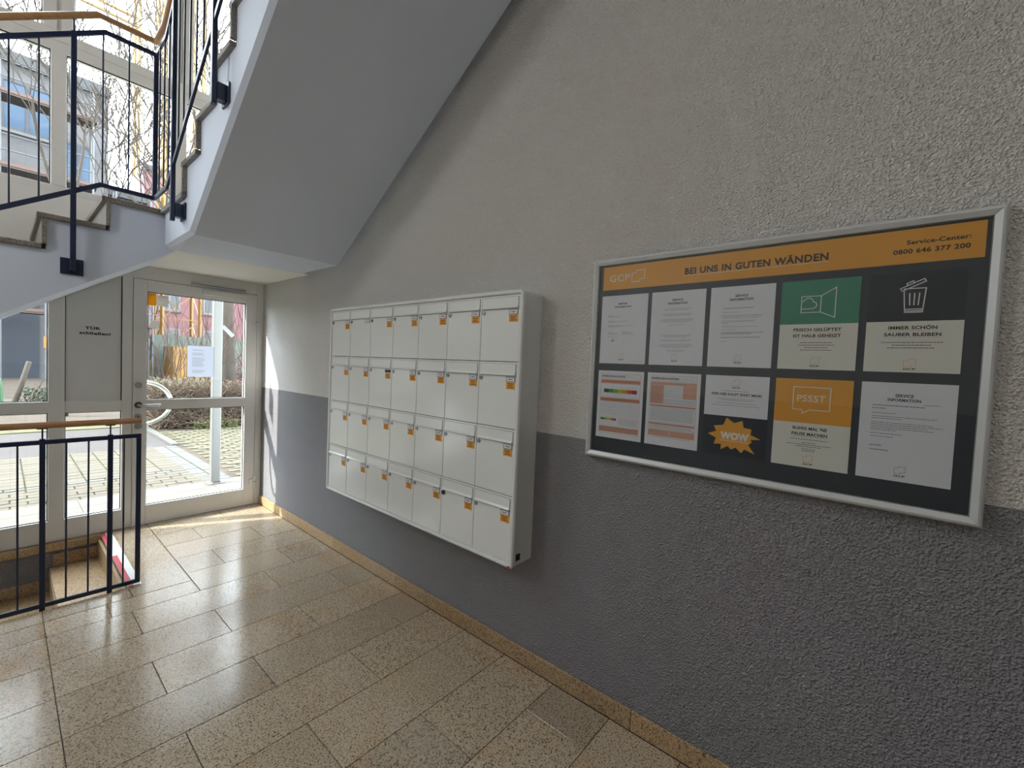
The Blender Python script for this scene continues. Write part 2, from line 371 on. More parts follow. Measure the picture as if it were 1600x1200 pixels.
def wall_text_y(parent, items, name, m, y):            # lettering on a face looking to -Y: (text, x, z, width, capheight, align)
    b = MB()
    for t, x, z, wd, hh, al in items:
        vs, fs = fit_text(t, wd, hh, al, 0.035); k = len(b.v)
        b.v += [Vector((x+u, y, z+v)) for u, v in vs]; b.f += [tuple(i+k for i in f) for f in fs]; b.mi += [0]*len(fs)
    return b.build(name, m, parent)
wall_text_y(pn, [('TÜR', 0.478, 1.652, 0.088, 0.023, 'CENTER'), ('schließen!', 0.492, 1.612, 0.182, 0.023, 'CENTER')], 'lettering', INK, DY+0.0112)

d1 = empty('door_1', (1.19, DY, 0), 'grey-white framed glass entrance door standing at the corner of the hall', 'door', None, 'structure')
DY0, DY1 = DY-0.008, DY+0.062
for x0, x1, n in ((0.7205, 0.8095, 'lock_stile'), (1.5615, 1.657, 'hinge_stile')): fr(d1, x0, x1, 0.008, ZT, n, DY0, DY1)
for z0, z1, n in ((0.008, 0.173, 'bottom_rail'), (0.998, 1.087, 'middle_rail'), (2.004, ZT, 'top_rail')): fr(d1, 0.8095, 1.5615, z0, z1, n, DY0, DY1)
pane(d1, 0.8095, 1.5615, 0.173, 0.998, DY+0.022); pane(d1, 0.8095, 1.5615, 1.087, 2.004, DY+0.022)
for z, n in ((1.21, 'lock_rosette'), (0.939, 'cylinder_rosette'), (0.863, 'lock_rosette')):
    r = MB().disc((0.757, DY0, z), (0, -1, 0), 0.026, 0.008, 20).build(n, STEEL, d1, smooth=True)
    MB().disc((0.757, DY0-0.008, z), (0, -1, 0), 0.009, 0.006, 12).build('keyhole_core', STEEL_D if n[0] == 'c' else STEEL, r, smooth=True)
ro = MB().disc((0.757, DY0, 1.042), (0, -1, 0), 0.027, 0.009, 20).build('handle_rosette', STEEL_D, d1, smooth=True)
MB().tube([(0.757, DY0-0.009, 1.042), (0.757, DY0-0.045, 1.042), (0.765, DY0-0.056, 1.042), (0.79, DY0-0.058, 1.042), (0.895, DY0-0.058, 1.043)], 0.0095, 12).build('lever', STEEL, ro, smooth=True)
for z in (1.835, 0.237):
    hg = MB().tube([(1.6585, DY0-0.012, z-0.055), (1.6585, DY0-0.012, z+0.055)], 0.011, 12).build('hinge', FRAME, d1, smooth=True)
    MB().box(1.61, 1.652, DY0-0.010, DY0, z-0.022, z+0.022).build('hinge_leaf', FRAME, hg, bevel=0.002)
    MB().box(1.645, 1.672, DY0-0.0245, DY0-0.0235, z-0.002, z+0.002).build('hinge_joint', STEEL_D, hg)
cl = MB().box(1.11, 1.55, DY0-0.030, DY0-0.008, 2.108, 2.142).build('door_closer_rail', ALU, d1, bevel=0.003)
MB().box(1.115, 1.545, DY0-0.032, DY0-0.0305, 2.120, 2.126).build('rail_slot', STEEL_D, cl)
MB().box(1.20, 1.56, DY0-0.045, DY0, 2.035, 2.082).build('door_closer_body', FRAME, d1, bevel=0.004)
MB().bar([(1.25, DY0-0.02, 2.088), (1.50, DY0-0.02, 2.102)], 0.014, 0.006, (0, 1, 0)).build('closer_arm', ALU, d1)
# curved pull bar on the outside of the door
arc = [(0.785, DY1, 1.225), (0.785, DY1+0.05, 1.225)]
for i in range(0, 19):
    a = math.radians(90-i*10); arc.append((0.80+0.205*math.cos(a), DY1+0.06, 1.045+0.185*math.sin(a)))
arc += [(0.785, DY1+0.05, 0.865), (0.785, DY1, 0.865)]
MB().tube(arc, 0.0165, 12).build('pull_bar', COATED, d1, smooth=True)

# sheets stuck to the door glass
def door_sheet(name, x0, x1, z0, z1, m, label, cat, th=0.0012):
    o = MB().box(x0, x1, DY+0.0195-th, DY+0.0195, z0, z1).build(name, m); return tag(o, label, cat)
ds = door_sheet('paper_notice', 1.10, 1.302, 1.283, 1.567, THINPAPER, 'white printed paper notice taped to the entrance door glass', 'notice')
b = MB(); zz = 1.53
for i in range(15):
    if i not in (1, 4, 11, 12): b.box(1.135, 1.135+random.uniform(0.08, 0.135), DY+0.0176, DY+0.0181, zz-0.003, zz)
    zz -= 0.0145
b.build('text_lines', INKG, ds)
door_sheet('yellow_sticker', 0.812, 0.874, 1.893, 1.995, YSTICK, 'yellow sticker in the top corner of the entrance door glass', 'sticker')
door_sheet('pale_sticker', 0.876, 0.953, 1.893, 1.985, WSTICK, 'whitish sticker beside the yellow one on the door glass', 'sticker')
door_sheet('square_sticker', 0.835, 0.892, 1.70, 1.765, WSTICK, 'small square sticker halfway down the left edge of the upper door glass', 'sticker')

# ------------------------------------------------------------------ upper stairwell window
w2 = empty('window_2', (0.0, DY, 2.655), 'tall grey-white framed stairwell window above the landing', 'window', None, 'structure')
UB, UT0, UT1, UTOP = 2.708, 3.688, 3.835, 5.25
UL = -1.6
mull = [(0.244, 0.326), (0.985, 1.065), (-0.57, -0.488)]
xs = sorted([m for p in mull for m in p] + [UL+0.05, WX-0.05])
fr(w2, UL, WX, 2.655, UB, 'bottom_rail'); fr(w2, UL, WX, UTOP, 5.32, 'top_rail')
fr(w2, UL, WX, UT0, (UT0+UT1)/2-0.001, 'transom'); fr(w2, UL, WX, (UT0+UT1)/2+0.001, UT1, 'transom')
fr(w2, UL, UL+0.05, UB, UTOP, 'frame_post'); fr(w2, WX-0.05, WX, UB, UTOP, 'frame_post')
for a, b_ in mull:
    fr(w2, a, b_, UB, UT0, 'mullion', FY0-0.006); c = (a+b_)/2
    fr(w2, c-0.082, c-0.011, UT1, UTOP, 'mullion', FY0-0.006); fr(w2, c+0.011, c+0.082, UT1, UTOP, 'mullion', FY0-0.006)
    fr(w2, c-0.011, c+0.011, UT1, UTOP, 'cover_strip', FY0+0.012)
pairs = [(xs[i], xs[i+1]) for i in range(0, len(xs), 2)]
for a, b_ in pairs:
    pane(w2, a, b_, UB, UT0); pane(w2, a+(0.041 if a > UL+0.1 else 0), b_-(0.041 if b_ < WX-0.1 else 0), UT1, UTOP)

# ceiling lamp and pendant added out of view to brighten the hall
OPAL = bpy.data.materials.new('fill_lamp_glass'); OPAL.use_nodes = True
ob = OPAL.node_tree.nodes['Principled BSDF']; ob.inputs['Base Color'].default_value = (0.8, 0.8, 0.78, 1); ob.inputs['Emission Color'].default_value = (1.0, 0.975, 0.945, 1); ob.inputs['Emission Strength'].default_value = FILL_LAMP
def lamp(x, y, z, label):
    t = empty('added_ceiling_lamp', (x, y, z), label, 'lamp', 'added fill lamps')
    MB().disc((x, y, z), (0, 0, -1), 0.20, 0.03, 28).build('base_ring', COATED, t, smooth=True)
    pr = [(0.19, -0.031), (0.185, -0.06), (0.16, -0.09), (0.11, -0.112), (0.04, -0.12)]
    MB().loft([[(x+r_*math.cos(a), y+r_*math.sin(a), z+h_) for a in [2*math.pi*j/28 for j in range(28)]] for r_, h_ in pr]).build('opal_dome', OPAL, t, smooth='all')
lamp(-0.9, -0.7, 4.0, 'unseen round ceiling lamp added to brighten the near end of the hall')
px_, py_, pz_ = -1.5, 3.0, 3.05  # unseen pendant, added to brighten the mailbox wall and stairs
pd = empty('added_pendant_lamp', (px_, py_, TZ), 'unseen globe pendant added to brighten the stairwell and mailbox wall', 'lamp', 'added fill lamps')
PGL = OPAL.copy(); PGL.name = 'fill_globe_glass'; PGL.node_tree.nodes['Principled BSDF'].inputs['Emission Strength'].default_value = FILL_PENDANT; PGL.node_tree.nodes['Principled BSDF'].inputs['Emission Color'].default_value = (1.0, 0.98, 0.955, 1)
MB().loft([[(px_+0.22*math.sin(t)*math.cos(a), py_+0.22*math.sin(t)*math.sin(a), pz_+0.22*math.cos(t)) for a in [2*math.pi*j/24 for j in range(24)]] for t in [math.radians(6+i*12) for i in range(15)]]).build('globe', PGL, pd, smooth='all')
MB().tube([(px_, py_, pz_+0.215), (px_, py_, pz_+0.30)], 0.05, 14).build('globe_cap', STEEL, pd, smooth=True)
MB().tube([(px_, py_, pz_+0.30), (px_, py_, TZ-0.06)], 0.006, 6).build('cord', BLACK, pd)
MB().tube([(px_, py_, TZ-0.06), (px_, py_, TZ-0.001)], 0.06, 16).build('ceiling_rose', COATED, pd, smooth=True)

# ------------------------------------------------------------------ stairs
RL, GL = 0.181, 0.28
ST = 0.03
LZ = 2.473
def lowx(k): return 0.44-GL*k
lf = empty('lower_stair_flight', (-1.2, 4.3, 0), 'grey-painted concrete stair flight with stone steps rising from the left to the landing', 'stairs')
poly = [(0.80, LZ-ST)]
K = 13
for k in range(K+1):
    x = lowx(k)+0.02; poly += [(x, LZ-ST-RL*k), (x, LZ-ST-RL*(k+1) if k < K else 0.001)]
zb = lambda x: 1.678+0.668*x
poly += [(-2.50, 0.001), (0.80, zb(0.80))]
SYF = 3.85
MB().loft([[(x, SYF, z) for x, z in poly], [(x, DY-0.002, z) for x, z in poly]]).build('stair_body', WHITE, lf)
for k in range(1, K+1):
    x = lowx(k); z = LZ-RL*k
    MB().box(x-0.02, lowx(k-1)+0.0, SYF-0.022, DY-0.004, z-ST, z).build('tread', GRANITE_T, lf, bevel=0.003, seg=1)
for k in range(0, K+1):
    x = lowx(k); z = LZ-RL*k
    MB().box(x, x+0.02, SYF-0.022, DY-0.004, z-RL+0.0005 if k < K else 0.002, z-ST-0.0005).build('riser', GRANITE_T, lf)

RU, GU = 0.1775, 0.275
UX0, UX1 = 0.735, 1.655
ld = empty('landing', (1.2, 4.2, 2.215), 'white stair landing above the entrance door', 'landing')
MB().box(0.80, WX-0.001, 3.806, DY-0.002, 2.215, LZ-ST).build('landing_slab', CEIL, ld)
lp = [(0.42, SYF-0.022), (0.712, SYF-0.022), (0.712, 3.29), (UX1, 3.29), (UX1, 3.80), (WX-0.002, 3.80), (WX-0.002, DY-0.002), (0.42, DY-0.002)]
MB().loft([[(x, y, LZ-ST) for x, y in lp], [(x, y, LZ) for x, y in lp]]).build('landing_stone', GRANITE_T, ld)
uf = empty('upper_stair_flight', (1.2, 2.0, 2.21), 'grey-painted stair flight with sloping underside rising along the mailbox wall', 'stairs')
top = [(3.80, LZ-ST)]
for k in range(1, 11):
    y = 3.27-GU*(k-1); top += [(y, LZ-ST+RU*(k-1)), (y, LZ-ST+RU*k)]
top += [(0.5, LZ-ST+RU*10)]
sl = 0.668
bot = lambda d: [(0.5, 2.21+sl*2.69+d*1.2), (3.19+d*0.3, 2.21+d), (3.80, 2.21+d)]
ring = lambda x, d: [(x, y, z) for y, z in top+bot(d)]
MB().loft([ring(UX0, 0.022), ring(UX0+0.022, 0.0), ring(UX1, 0.0)]).build('stair_body', WHITE, uf)
for k in range(1, 11):
    y = 3.29-GU*(k-1); z = LZ+RU*k
    MB().box(UX0-0.024, UX1, max(0.5, y-GU), y+0.02, z-ST, z).build('tread', GRANITE_T, uf, bevel=0.003, seg=1)
    MB().box(UX0-0.024, UX1, y-0.0195, y, z-RU+0.0005, z-ST-0.0005).build('riser', GRANITE_T, uf)

# ------------------------------------------------------------------ railings
def vbar(name, x, y, z0, z1, wx, wy, root, m=NAVY): return MB().box(x-wx/2, x+wx/2, y-wy/2, y+wy/2, z0, z1).build(name, m, root, bevel=0.0015)
GY = 3.578
gr = empty('guard_railing', (-0.3, GY, 0), 'dark navy metal guard railing with wooden handrail around the basement stair opening', 'railing')
MB().tube([(-1.85, GY, 1.057), (0.583, GY, 1.057)], 0.0185, 14).build('handrail', WOOD, gr, smooth=True)
MB().bar([(-1.85, GY, 0.961), (0.584, GY, 0.961)], 0.014, 0.025, (0, 1, 0)).build('top_bar', NAVY, gr, bevel=0.002)
MB().bar([(-1.85, GY, 0.022), (0.584, GY, 0.022)], 0.014, 0.025, (0, 1, 0)).build('bottom_bar', NAVY, gr, bevel=0.002)
vbar('end_post', 0.5715, GY, 0.0345, 0.9485, 0.025, 0.014, gr)
posts = [0.438, 0.154]
while posts[-1] > -1.7: posts.append(posts[-1]-0.56)
for x in posts:
    p = vbar('post', x, GY, -0.16, 0.98, 0.024, 0.022, gr)
    vbar('hanger', x, GY, 0.98, 1.037, 0.0075, 0.0075, p); MB().box(x-0.022, x+0.022, GY-0.010, GY+0.010, 1.0355, 1.0405).build('saddle', NAVY, p)
    MB().box(x-0.012, x+0.012, EDGE_Y+0.001, GY-0.011, -0.13, -0.09).build('bracket', NAVY, p)
bal = [0.501, 0.342, 0.249, 0.061, -0.03]
while bal[-1] > -1.75: bal.append(bal[-1]-0.095)
for x in bal:
    if min(abs(x-p) for p in posts) > 0.03: vbar('baluster', x, GY, 0.0345, 0.9485, 0.0085, 0.0085, gr)

RY, RX = 3.802, 0.676
ur = empty('stair_railing', (0.676, 3.8, 2.3), 'dark navy metal stair railing with pale wooden handrail turning up both flights', 'railing')
s1, s2 = 0.646, 0.645
def rail_path(zl, yb, dx=0.0, xb=0.41):       # zl: level height at the landing; left slope down, right flight slope up
    return [(-1.4, RY, zl-s1*(xb+1.4)), (xb, RY, zl), (RX, RY, zl), (RX, yb, zl), (RX, 0.9, zl+s2*(yb-0.9))]
def sweep(zl, yb, hgt, wdt, name, m, tube=0, xb=0.41):
    P = rail_path(zl, yb, 0, xb); b = MB()
    if tube: b.tube(P[:3], tube, 12); b.tube(P[2:], tube, 12)
    else:
        b.bar(P[:3], wdt, hgt, (0, 1, 0)); b.bar(P[2:], wdt, hgt, (1, 0, 0))
    return b.build(name, m, ur, smooth=bool(tube))
sweep(3.553, 3.56, 0, 0, 'handrail', WOOD, 0.0185, 0.395)
sweep(3.468, 3.53, 0.026, 0.014, 'top_bar', NAVY, 0, 0.43)
sweep(2.528, 3.47, 0.026, 0.014, 'bottom_bar', NAVY, 0, 0.41)
def zrail(x, zl, xb): return zl if x > xb else zl-s1*(xb-x)
def zrail2(y, zl, yb): return zl if y > yb else zl+s2*(yb-y)
for x in (0.289, -0.39, -1.07):
    zt = zrail(x, 3.468, 0.43); zp = 2.0-s1*(0.289-x)
    p = vbar('post', x, RY, zp-0.03, zt+0.013, 0.026, 0.022, ur)
    vbar('hanger', x, RY, zt+0.013, zrail(x, 3.553, 0.395)-0.015, 0.009, 0.009, p)
    MB().box(x-0.052, x+0.05, SYF-0.010, SYF-0.001, zp-0.05, zp+0.048).build('wall_plate', NAVY, p, bevel=0.001)
    MB().box(x-0.02, x+0.02, RY+0.011, SYF-0.0105, zp-0.03, zp+0.03).build('bracket', NAVY, p)
vbar('corner_post', RX, RY, 2.528, 3.468, 0.026, 0.022, ur)
for x in (0.541, 0.418, 0.147, 0.033, -0.09, -0.21, -0.30, -0.52, -0.64, -0.76, -0.88, -1.2, -1.3):
    if abs(x+0.39) > 0.05: vbar('baluster', x, RY, zrail(x, 2.528, 0.41)+0.012, zrail(x, 3.468, 0.43)-0.012, 0.0085, 0.0085, ur)
for y in (3.325, 2.565, 1.80, 1.05):
    zt = zrail2(y, 3.468, 3.53); zp = 2.36 if y > 3 else 2.785+s2*(2.565-y)
    p = vbar('post', RX, y, zp-0.065, zt+0.013, 0.022, 0.028, ur)
    vbar('hanger', RX, y, zt+0.013, zrail2(y, 3.553, 3.56)-0.015, 0.009, 0.009, p)
    MB().box(UX0-0.010, UX0-0.001, y-0.05, y+0.05, zp-0.05, zp+0.05).build('wall_plate', NAVY, p, bevel=0.001)
    MB().box(RX+0.011, UX0-0.0105, y-0.022, y+0.022, zp-0.04, zp+0.04).build('bracket', NAVY, p)
ub = [3.68, 3.56, 3.44, 3.21, 3.10, 2.98, 2.86, 2.74, 2.45, 2.33, 2.21, 2.09, 1.97, 1.7, 1.58, 1.46, 1.34, 1.2]
for y in ub: vbar('baluster', RX, y, zrail2(y, 2.528, 3.47)+0.012, zrail2(y, 3.468, 3.53)-0.012, 0.0085, 0.0085, ur)
# ------------------------------------------------------------------ mailbox bank
MY0, MY1, MZ0, MZ1 = 1.283, 3.105, 0.539, 1.868
MFX = 1.567
mb = empty('mailbox_bank', (WX, 2.19, MZ0), 'white wall-mounted bank of twenty-eight mailboxes on the long wall', 'mailboxes')
def rrect(inset, x, r):
    y0, y1, z0, z1 = MY0+inset, MY1-inset, MZ0+inset, MZ1-inset; out = []
    for cy, cz, a0 in ((y1-r, z1-r, 0), (y0+r, z1-r, 90), (y0+r, z0+r, 180), (y1-r, z0+r, 270)):
        for i in range(5):
            a = math.radians(a0+i*22.5); out.append((x, cy+r*math.cos(a), cz+r*math.sin(a)))
    return out
cs = MB().loft([rrect(0.004, WX-0.001, 0.016), rrect(0.0035, MFX+0.022, 0.016), rrect(0, MFX+0.016, 0.02), rrect(0.0005, MFX+0.007, 0.02), rrect(0.005, MFX+0.0015, 0.016), rrect(0.011, MFX, 0.012), rrect(0.018, MFX+0.003, 0.008), rrect(0.0225, MFX+0.012, 0.004), rrect(0.0225, MFX+0.028, 0.004)])
cs.build('casing', MBOXF, mb, smooth=True)
MB().box(MFX+0.0275, MFX+0.029, MY0+0.02, MY1-0.02, MZ0+0.02, MZ1-0.02).build('divider_panel', GASKET, mb)
box('maker_plate', BLACK, (1.598, 1.628, MY0+0.0015, MY0+0.004, 0.572, 0.604), mb)
box('red_maker_mark', REDPAINT, (MFX-0.0006, MFX+0.001, MY0+0.012, MY0+0.030, MZ0+0.004, MZ0+0.013), mb)
CW, CH = (MY1-MY0-0.046)/7, (MZ1-MZ0-0.046)/4
GAP = 0.0016
DX = MFX+0.009
def cell(c, r): return Vector((DX, MY1-0.023-c*CW, MZ1-0.023-r*CH))     # top-left corner seen from the hall
def mk_box(b, o, u0, u1, v0, v1, x0, x1, mi=0): return b.box(o.x+x0, o.x+x1, o.y-u1, o.y-u0, o.z-v1, o.z-v0, mi)
o0 = cell(0, 0)
door0 = mk_box(MB(), o0, GAP, CW-GAP, GAP, CH-GAP, 0, 0.012).build('mailbox_door', MBOX, mb, bevel=0.002, org=o0)
fb = mk_box(MB(), o0, 0.010, CW-0.012, 0.011, 0.060, -0.0035, 0)
ring_ = lambda v0, x0: None
fb.loft([[(o0.x-0.0035, o0.y-0.010, o0.z-0.060), (o0.x-0.011, o0.y-0.010, o0.z-0.0655), (o0.x-0.0125, o0.y-0.010, o0.z-0.0635), (o0.x-0.0035, o0.y-0.010, o0.z-0.054)],
         [(o0.x-0.0035, o0.y-CW+0.012, o0.z-0.060), (o0.x-0.011, o0.y-CW+0.012, o0.z-0.0655), (o0.x-0.0125, o0.y-CW+0.012, o0.z-0.0635), (o0.x-0.0035, o0.y-CW+0.012, o0.z-0.054)]])
fo = fb.build('letter_flap', MBOX, door0, bevel=0.0008)
gb = mk_box(MB(), o0, 0.0085, CW-0.0105, 0.0092, 0.0105, -0.0006, 0)
mk_box(gb, o0, 0.008, 0.0094, 0.0092, 0.062, -0.0006, 0); mk_box(gb, o0, CW-0.0114, CW-0.010, 0.0092, 0.062, -0.0006, 0); mk_box(gb, o0, 0.010, CW-0.012, 0.0665, 0.068, -0.0006, 0)
gb.disc(o0+Vector((-0.001, -CW+0.011, -0.070)), (1, 0, 0), 0.0028, 0.001, 10)
gb.build('flap_gap', STEEL_D, door0)
lk = MB().disc(o0+Vector((0, -0.017, -0.083)), (-1, 0, 0), 0.0100, 0.006, 18)
mk_box(lk, o0, 0.0163, 0.0177, 0.079, 0.087, -0.0066, -0.0061, 1)
lock0 = lk.build('lock', [mat('lock_metal', (0.36, 0.36, 0.37), 0.3, 0.9), BLACK], door0, smooth=True)
pl = mk_box(MB(), o0, CW-0.068, CW-0.013, 0.072, 0.096, -0.003, 0); mk_box(pl, o0, CW-0.064, CW-0.017, 0.075, 0.093, -0.0034, -0.0031, 1); mk_box(pl, o0, CW-0.056, CW-0.026, 0.081, 0.0865, -0.0036, -0.0035, 2)
plate0 = pl.build('name_plate', [mat('grey_plate_frame', (0.20, 0.21, 0.23), 0.4), PAPER, INKG], door0)
stk = mk_box(MB(), o0, CW-0.069, CW-0.013, 0.0965, 0.131, -0.0008, 0)
for i, (a, e) in enumerate(((0.062, 0.024), (0.058, 0.028), (0.061, 0.022))): mk_box(stk, o0, CW-a, CW-e, 0.103+i*0.0085, 0.1065+i*0.0085, -0.0011, -0.0009, 1)
stick0 = stk.build('orange_sticker', [ORANGE, INK], door0)
for r in range(4):
    for c in range(7):
        if (r, c) == (0, 0): continue
        o = cell(c, r); d = clone(door0, o, mb)
        for ch in (door0.children):
            if ch is stick0 and (r, c) == (0, 1): continue
            if ch is plate0 and (r, c) == (1, 2):
                e = mk_box(MB(), o, CW-0.070, CW-0.012, 0.0745, 0.092, -0.003, 0.001).build('empty_name_slot', BLACK, d); e['label'] = 'black empty name slot'; continue
            if ch is lock0 and (r, c) == (3, 5):
                e = MB().disc(o+Vector((0, -0.019, -0.083)), (-1, 0, 0), 0.0125, 0.008, 18).build('lock', BLACK, d, smooth=True); e['label'] = 'larger black replacement lock'; continue
            k = ch.copy(); COL.objects.link(k); k.parent = d

# ------------------------------------------------------------------ notice board
NY1, NY0, NZ0, NZ1 = 0.993, -0.2245, 1.125, 1.980        # left (far) edge, right (near) edge
nb = empty('notice_board', (WX, 0.385, NZ0), 'large silver-framed glazed notice board hung near the camera on the long wall', 'notice board')
prof = [(WX-0.001, 0.002), (WX-0.026, 0.0), (WX-0.034, 0.005), (WX-0.036, 0.011), (WX-0.030, 0.026), (WX-0.014, 0.0285), (WX-0.001, 0.0285)]
cor = [(NY1, NZ0), (NY1, NZ1), (NY0, NZ1), (NY0, NZ0)]; sg = [(-1, 1), (-1, -1), (1, -1), (1, 1)]
for i in range(4):
    j = (i+1) % 4
    ra = [(x, cor[i][0]+sg[i][0]*t, cor[i][1]+sg[i][1]*t) for x, t in prof]; rb = [(x, cor[j][0]+sg[j][0]*t, cor[j][1]+sg[j][1]*t) for x, t in prof]
    MB().loft([ra, rb]).build('frame_rail', ALU, nb, bevel=0.0008)
PX = 1.6985
box('backing', SLATE, (PX, WX-0.002, NY0+0.0287, NY1-0.0287, NZ0+0.0287, NZ1-0.0287), nb)
box('glass_pane', BGLASS, (1.6895, 1.6915, NY0+0.0270, NY1-0.0270, NZ0+0.0270, NZ1-0.0270), nb)

class Print:                                         # flat print on a sheet whose top-left corner is (L, T)
    def __init__(s, L, T, x, root): s.L, s.T, s.x, s.root = L, T, x, root
    def P(s, u, v, lay=1): return Vector((s.x-0.00025*lay, s.L-u, s.T-v))
    def put(s, name, m, fn, lay=1):
        b = MB(); fn(b, lay); return b.build(name, m, s.root)
    def rects(s, name, m, rs, lay=1):
        def fn(b, l):
            for u0, v0, u1, v1 in rs: b.face([s.P(u0, v1, l), s.P(u1, v1, l), s.P(u1, v0, l), s.P(u0, v0, l)])
        return s.put(name, m, fn, lay)
    def poly(s, name, m, pts, lay=1): return s.put(name, m, lambda b, l: b.face([s.P(u, v, l) for u, v in pts]), lay)
    def _stroke(s, b, pts, w_, l, closed):
        n = len(pts)
        for i in range(n if closed else n-1):
            a, c = Vector(pts[i]), Vector(pts[(i+1) % n]); d = (c-a).normalized()*w_/2; p = Vector((-d.y, d.x)); a = a-d; c = c+d
            b.face([s.P(*(a-p), l), s.P(*(c-p), l), s.P(*(c+p), l), s.P(*(a+p), l)])
    def strokes(s, name, m, lines, w_, lay=1):
        def fn(b, l):
            for pts, cl_ in lines: s._stroke(b, pts, w_, l, cl_)
        return s.put(name, m, fn, lay)
    def text(s, name, m, items, lay=1, bold=0.034, spacing=1.05):       # (txt, u, v baseline, width or None, capheight, align)
        def fn(b, l):
            for t, u, v, wd, hh, al in items:
                vs, fs = fit_text(t, wd, hh, al, bold, spacing); k = len(b.v)
                b.v += [s.P(u+a, v-c, l) for a, c in vs]; b.f += [tuple(i+k for i in f) for f in fs]; b.mi += [0]*len(fs)
        return s.put(name, m, fn, lay)
    def lines(s, name, m, rows_, hgt=0.0011, lay=1, word=(0.004, 0.011)):   # unreadable print: dashes (u0, u1, v)
        def fn(b, l):
            for u0, u1, v in rows_:
                u = u0
                while u < u1-0.002:
                    e = min(u1, u+random.uniform(*word)); b.face([s.P(u, v+hgt, l), s.P(e, v+hgt, l), s.P(e, v, l), s.P(u, v, l)]); u = e+0.0013
        return s.put(name, m, fn, lay)
    def logo(s, u, v, w_, m_box, m_txt, th=0.0011, lay=1):              # outline of two joined blocks over GCP
        h_ = w_*0.86; pts = [(0, 1), (.60, 1), (.60, .80), (1, .80), (1, 0), (.36, 0), (.36, .22), (0, .22)]
        s.strokes('logo_outline', m_box, [([(u-w_/2+a*w_, v+c*h_) for a, c in pts], True)], th, lay)
        s.text('logo_lettering', m_txt, [('GCP', u, v+h_+0.0095, w_*1.05, 0.0058, 'CENTER')], lay)

# banner
bn = MB().box(PX-0.0008, PX-0.0001, -0.1875, 0.946, 1.848, 1.946).build('banner', ORANGE, nb)
WO[bn.name] = WO[nb.name]
pb = Print(0.946, 1.946, PX-0.0008, bn)
pb.text('title_lettering', INK, [('BEI UNS IN GUTEN WÄNDEN', 0.946-0.600, 0.063, 0.447, 0.0245, 'LEFT')], 1, 0.036, 1.1)
pb.rects('title_underline', INKW, [(0.345, 0.0675, 0.795, 0.0690)])
pb.text('phone_lettering', INK, [('Service-Center:', 1.1055, 0.0435, 0.130, 0.0125, 'RIGHT'), ('0800 646 377 200', 1.1055, 0.0690, 0.158, 0.0135, 'RIGHT')], 1, 0.026)
pb.text('logo_lettering', INKW, [('GCP', 0.030, 0.064, 0.092, 0.027, 'LEFT')], 1, 0.004)
pb.strokes('logo_outline', INKW, [([(0.131+a*0.055, 0.026+c*0.046) for a, c in [(0, 1), (.62, 1), (.62, .78), (1, .78), (1, 0), (.34, 0), (.34, .22), (0, .22)]], True)], 0.0036)

def sheet(name, col, row, m, label, cat, group=None, w_=0.207, h_=0.288, dv=0.0):
    L = (0.9465, 0.7235, 0.499, 0.2735, 0.0475)[col]; T = (1.8225, 1.5035)[row]-dv
    o = MB().box(PX-0.0012, PX-0.0002, L-w_, L, T-h_, T).build(name, m); tag(o, label, cat, group)
    return o, Print(L, T, PX-0.0012, o)
GP = 'papers inside the notice board'
# 1 tenant information
o, p = sheet('paper_sheet', 0, 0, PAPER, 'white MIETER INFORMATION sheet, top left in the notice board', 'notice', GP)
p.text('heading', INK, [('MIETER', 0.098, 0.039, 0.040, 0.0072, 'CENTER'), ('INFORMATION', 0.098, 0.052, 0.074, 0.0072, 'CENTER')])
p.lines('text_lines', INKG, [(0.032, 0.055, 0.083), (0.032, 0.08, 0.0865), (0.032, 0.092, 0.090), (0.033, 0.05, 0.105), (0.033, 0.125, 0.109), (0.033, 0.075, 0.1125), (0.034, 0.1, 0.125), (0.034, 0.148, 0.1285), (0.034, 0.085, 0.132), (0.034, 0.06, 0.155), (0.034, 0.08, 0.159), (0.034, 0.078, 0.163), (0.034, 0.08, 0.173), (0.1, 0.13, 0.152), (0.1, 0.14, 0.156), (0.1, 0.152, 0.160), (0.1, 0.15, 0.164), (0.15, 0.19, 0.276)])
p.strokes('small_mark', INK, [([(0.053, 0.190), (0.056, 0.194), (0.062, 0.190), (0.060, 0.184)], False)], 0.003); p.logo(0.101, 0.245, 0.022, ORANGE, INK)
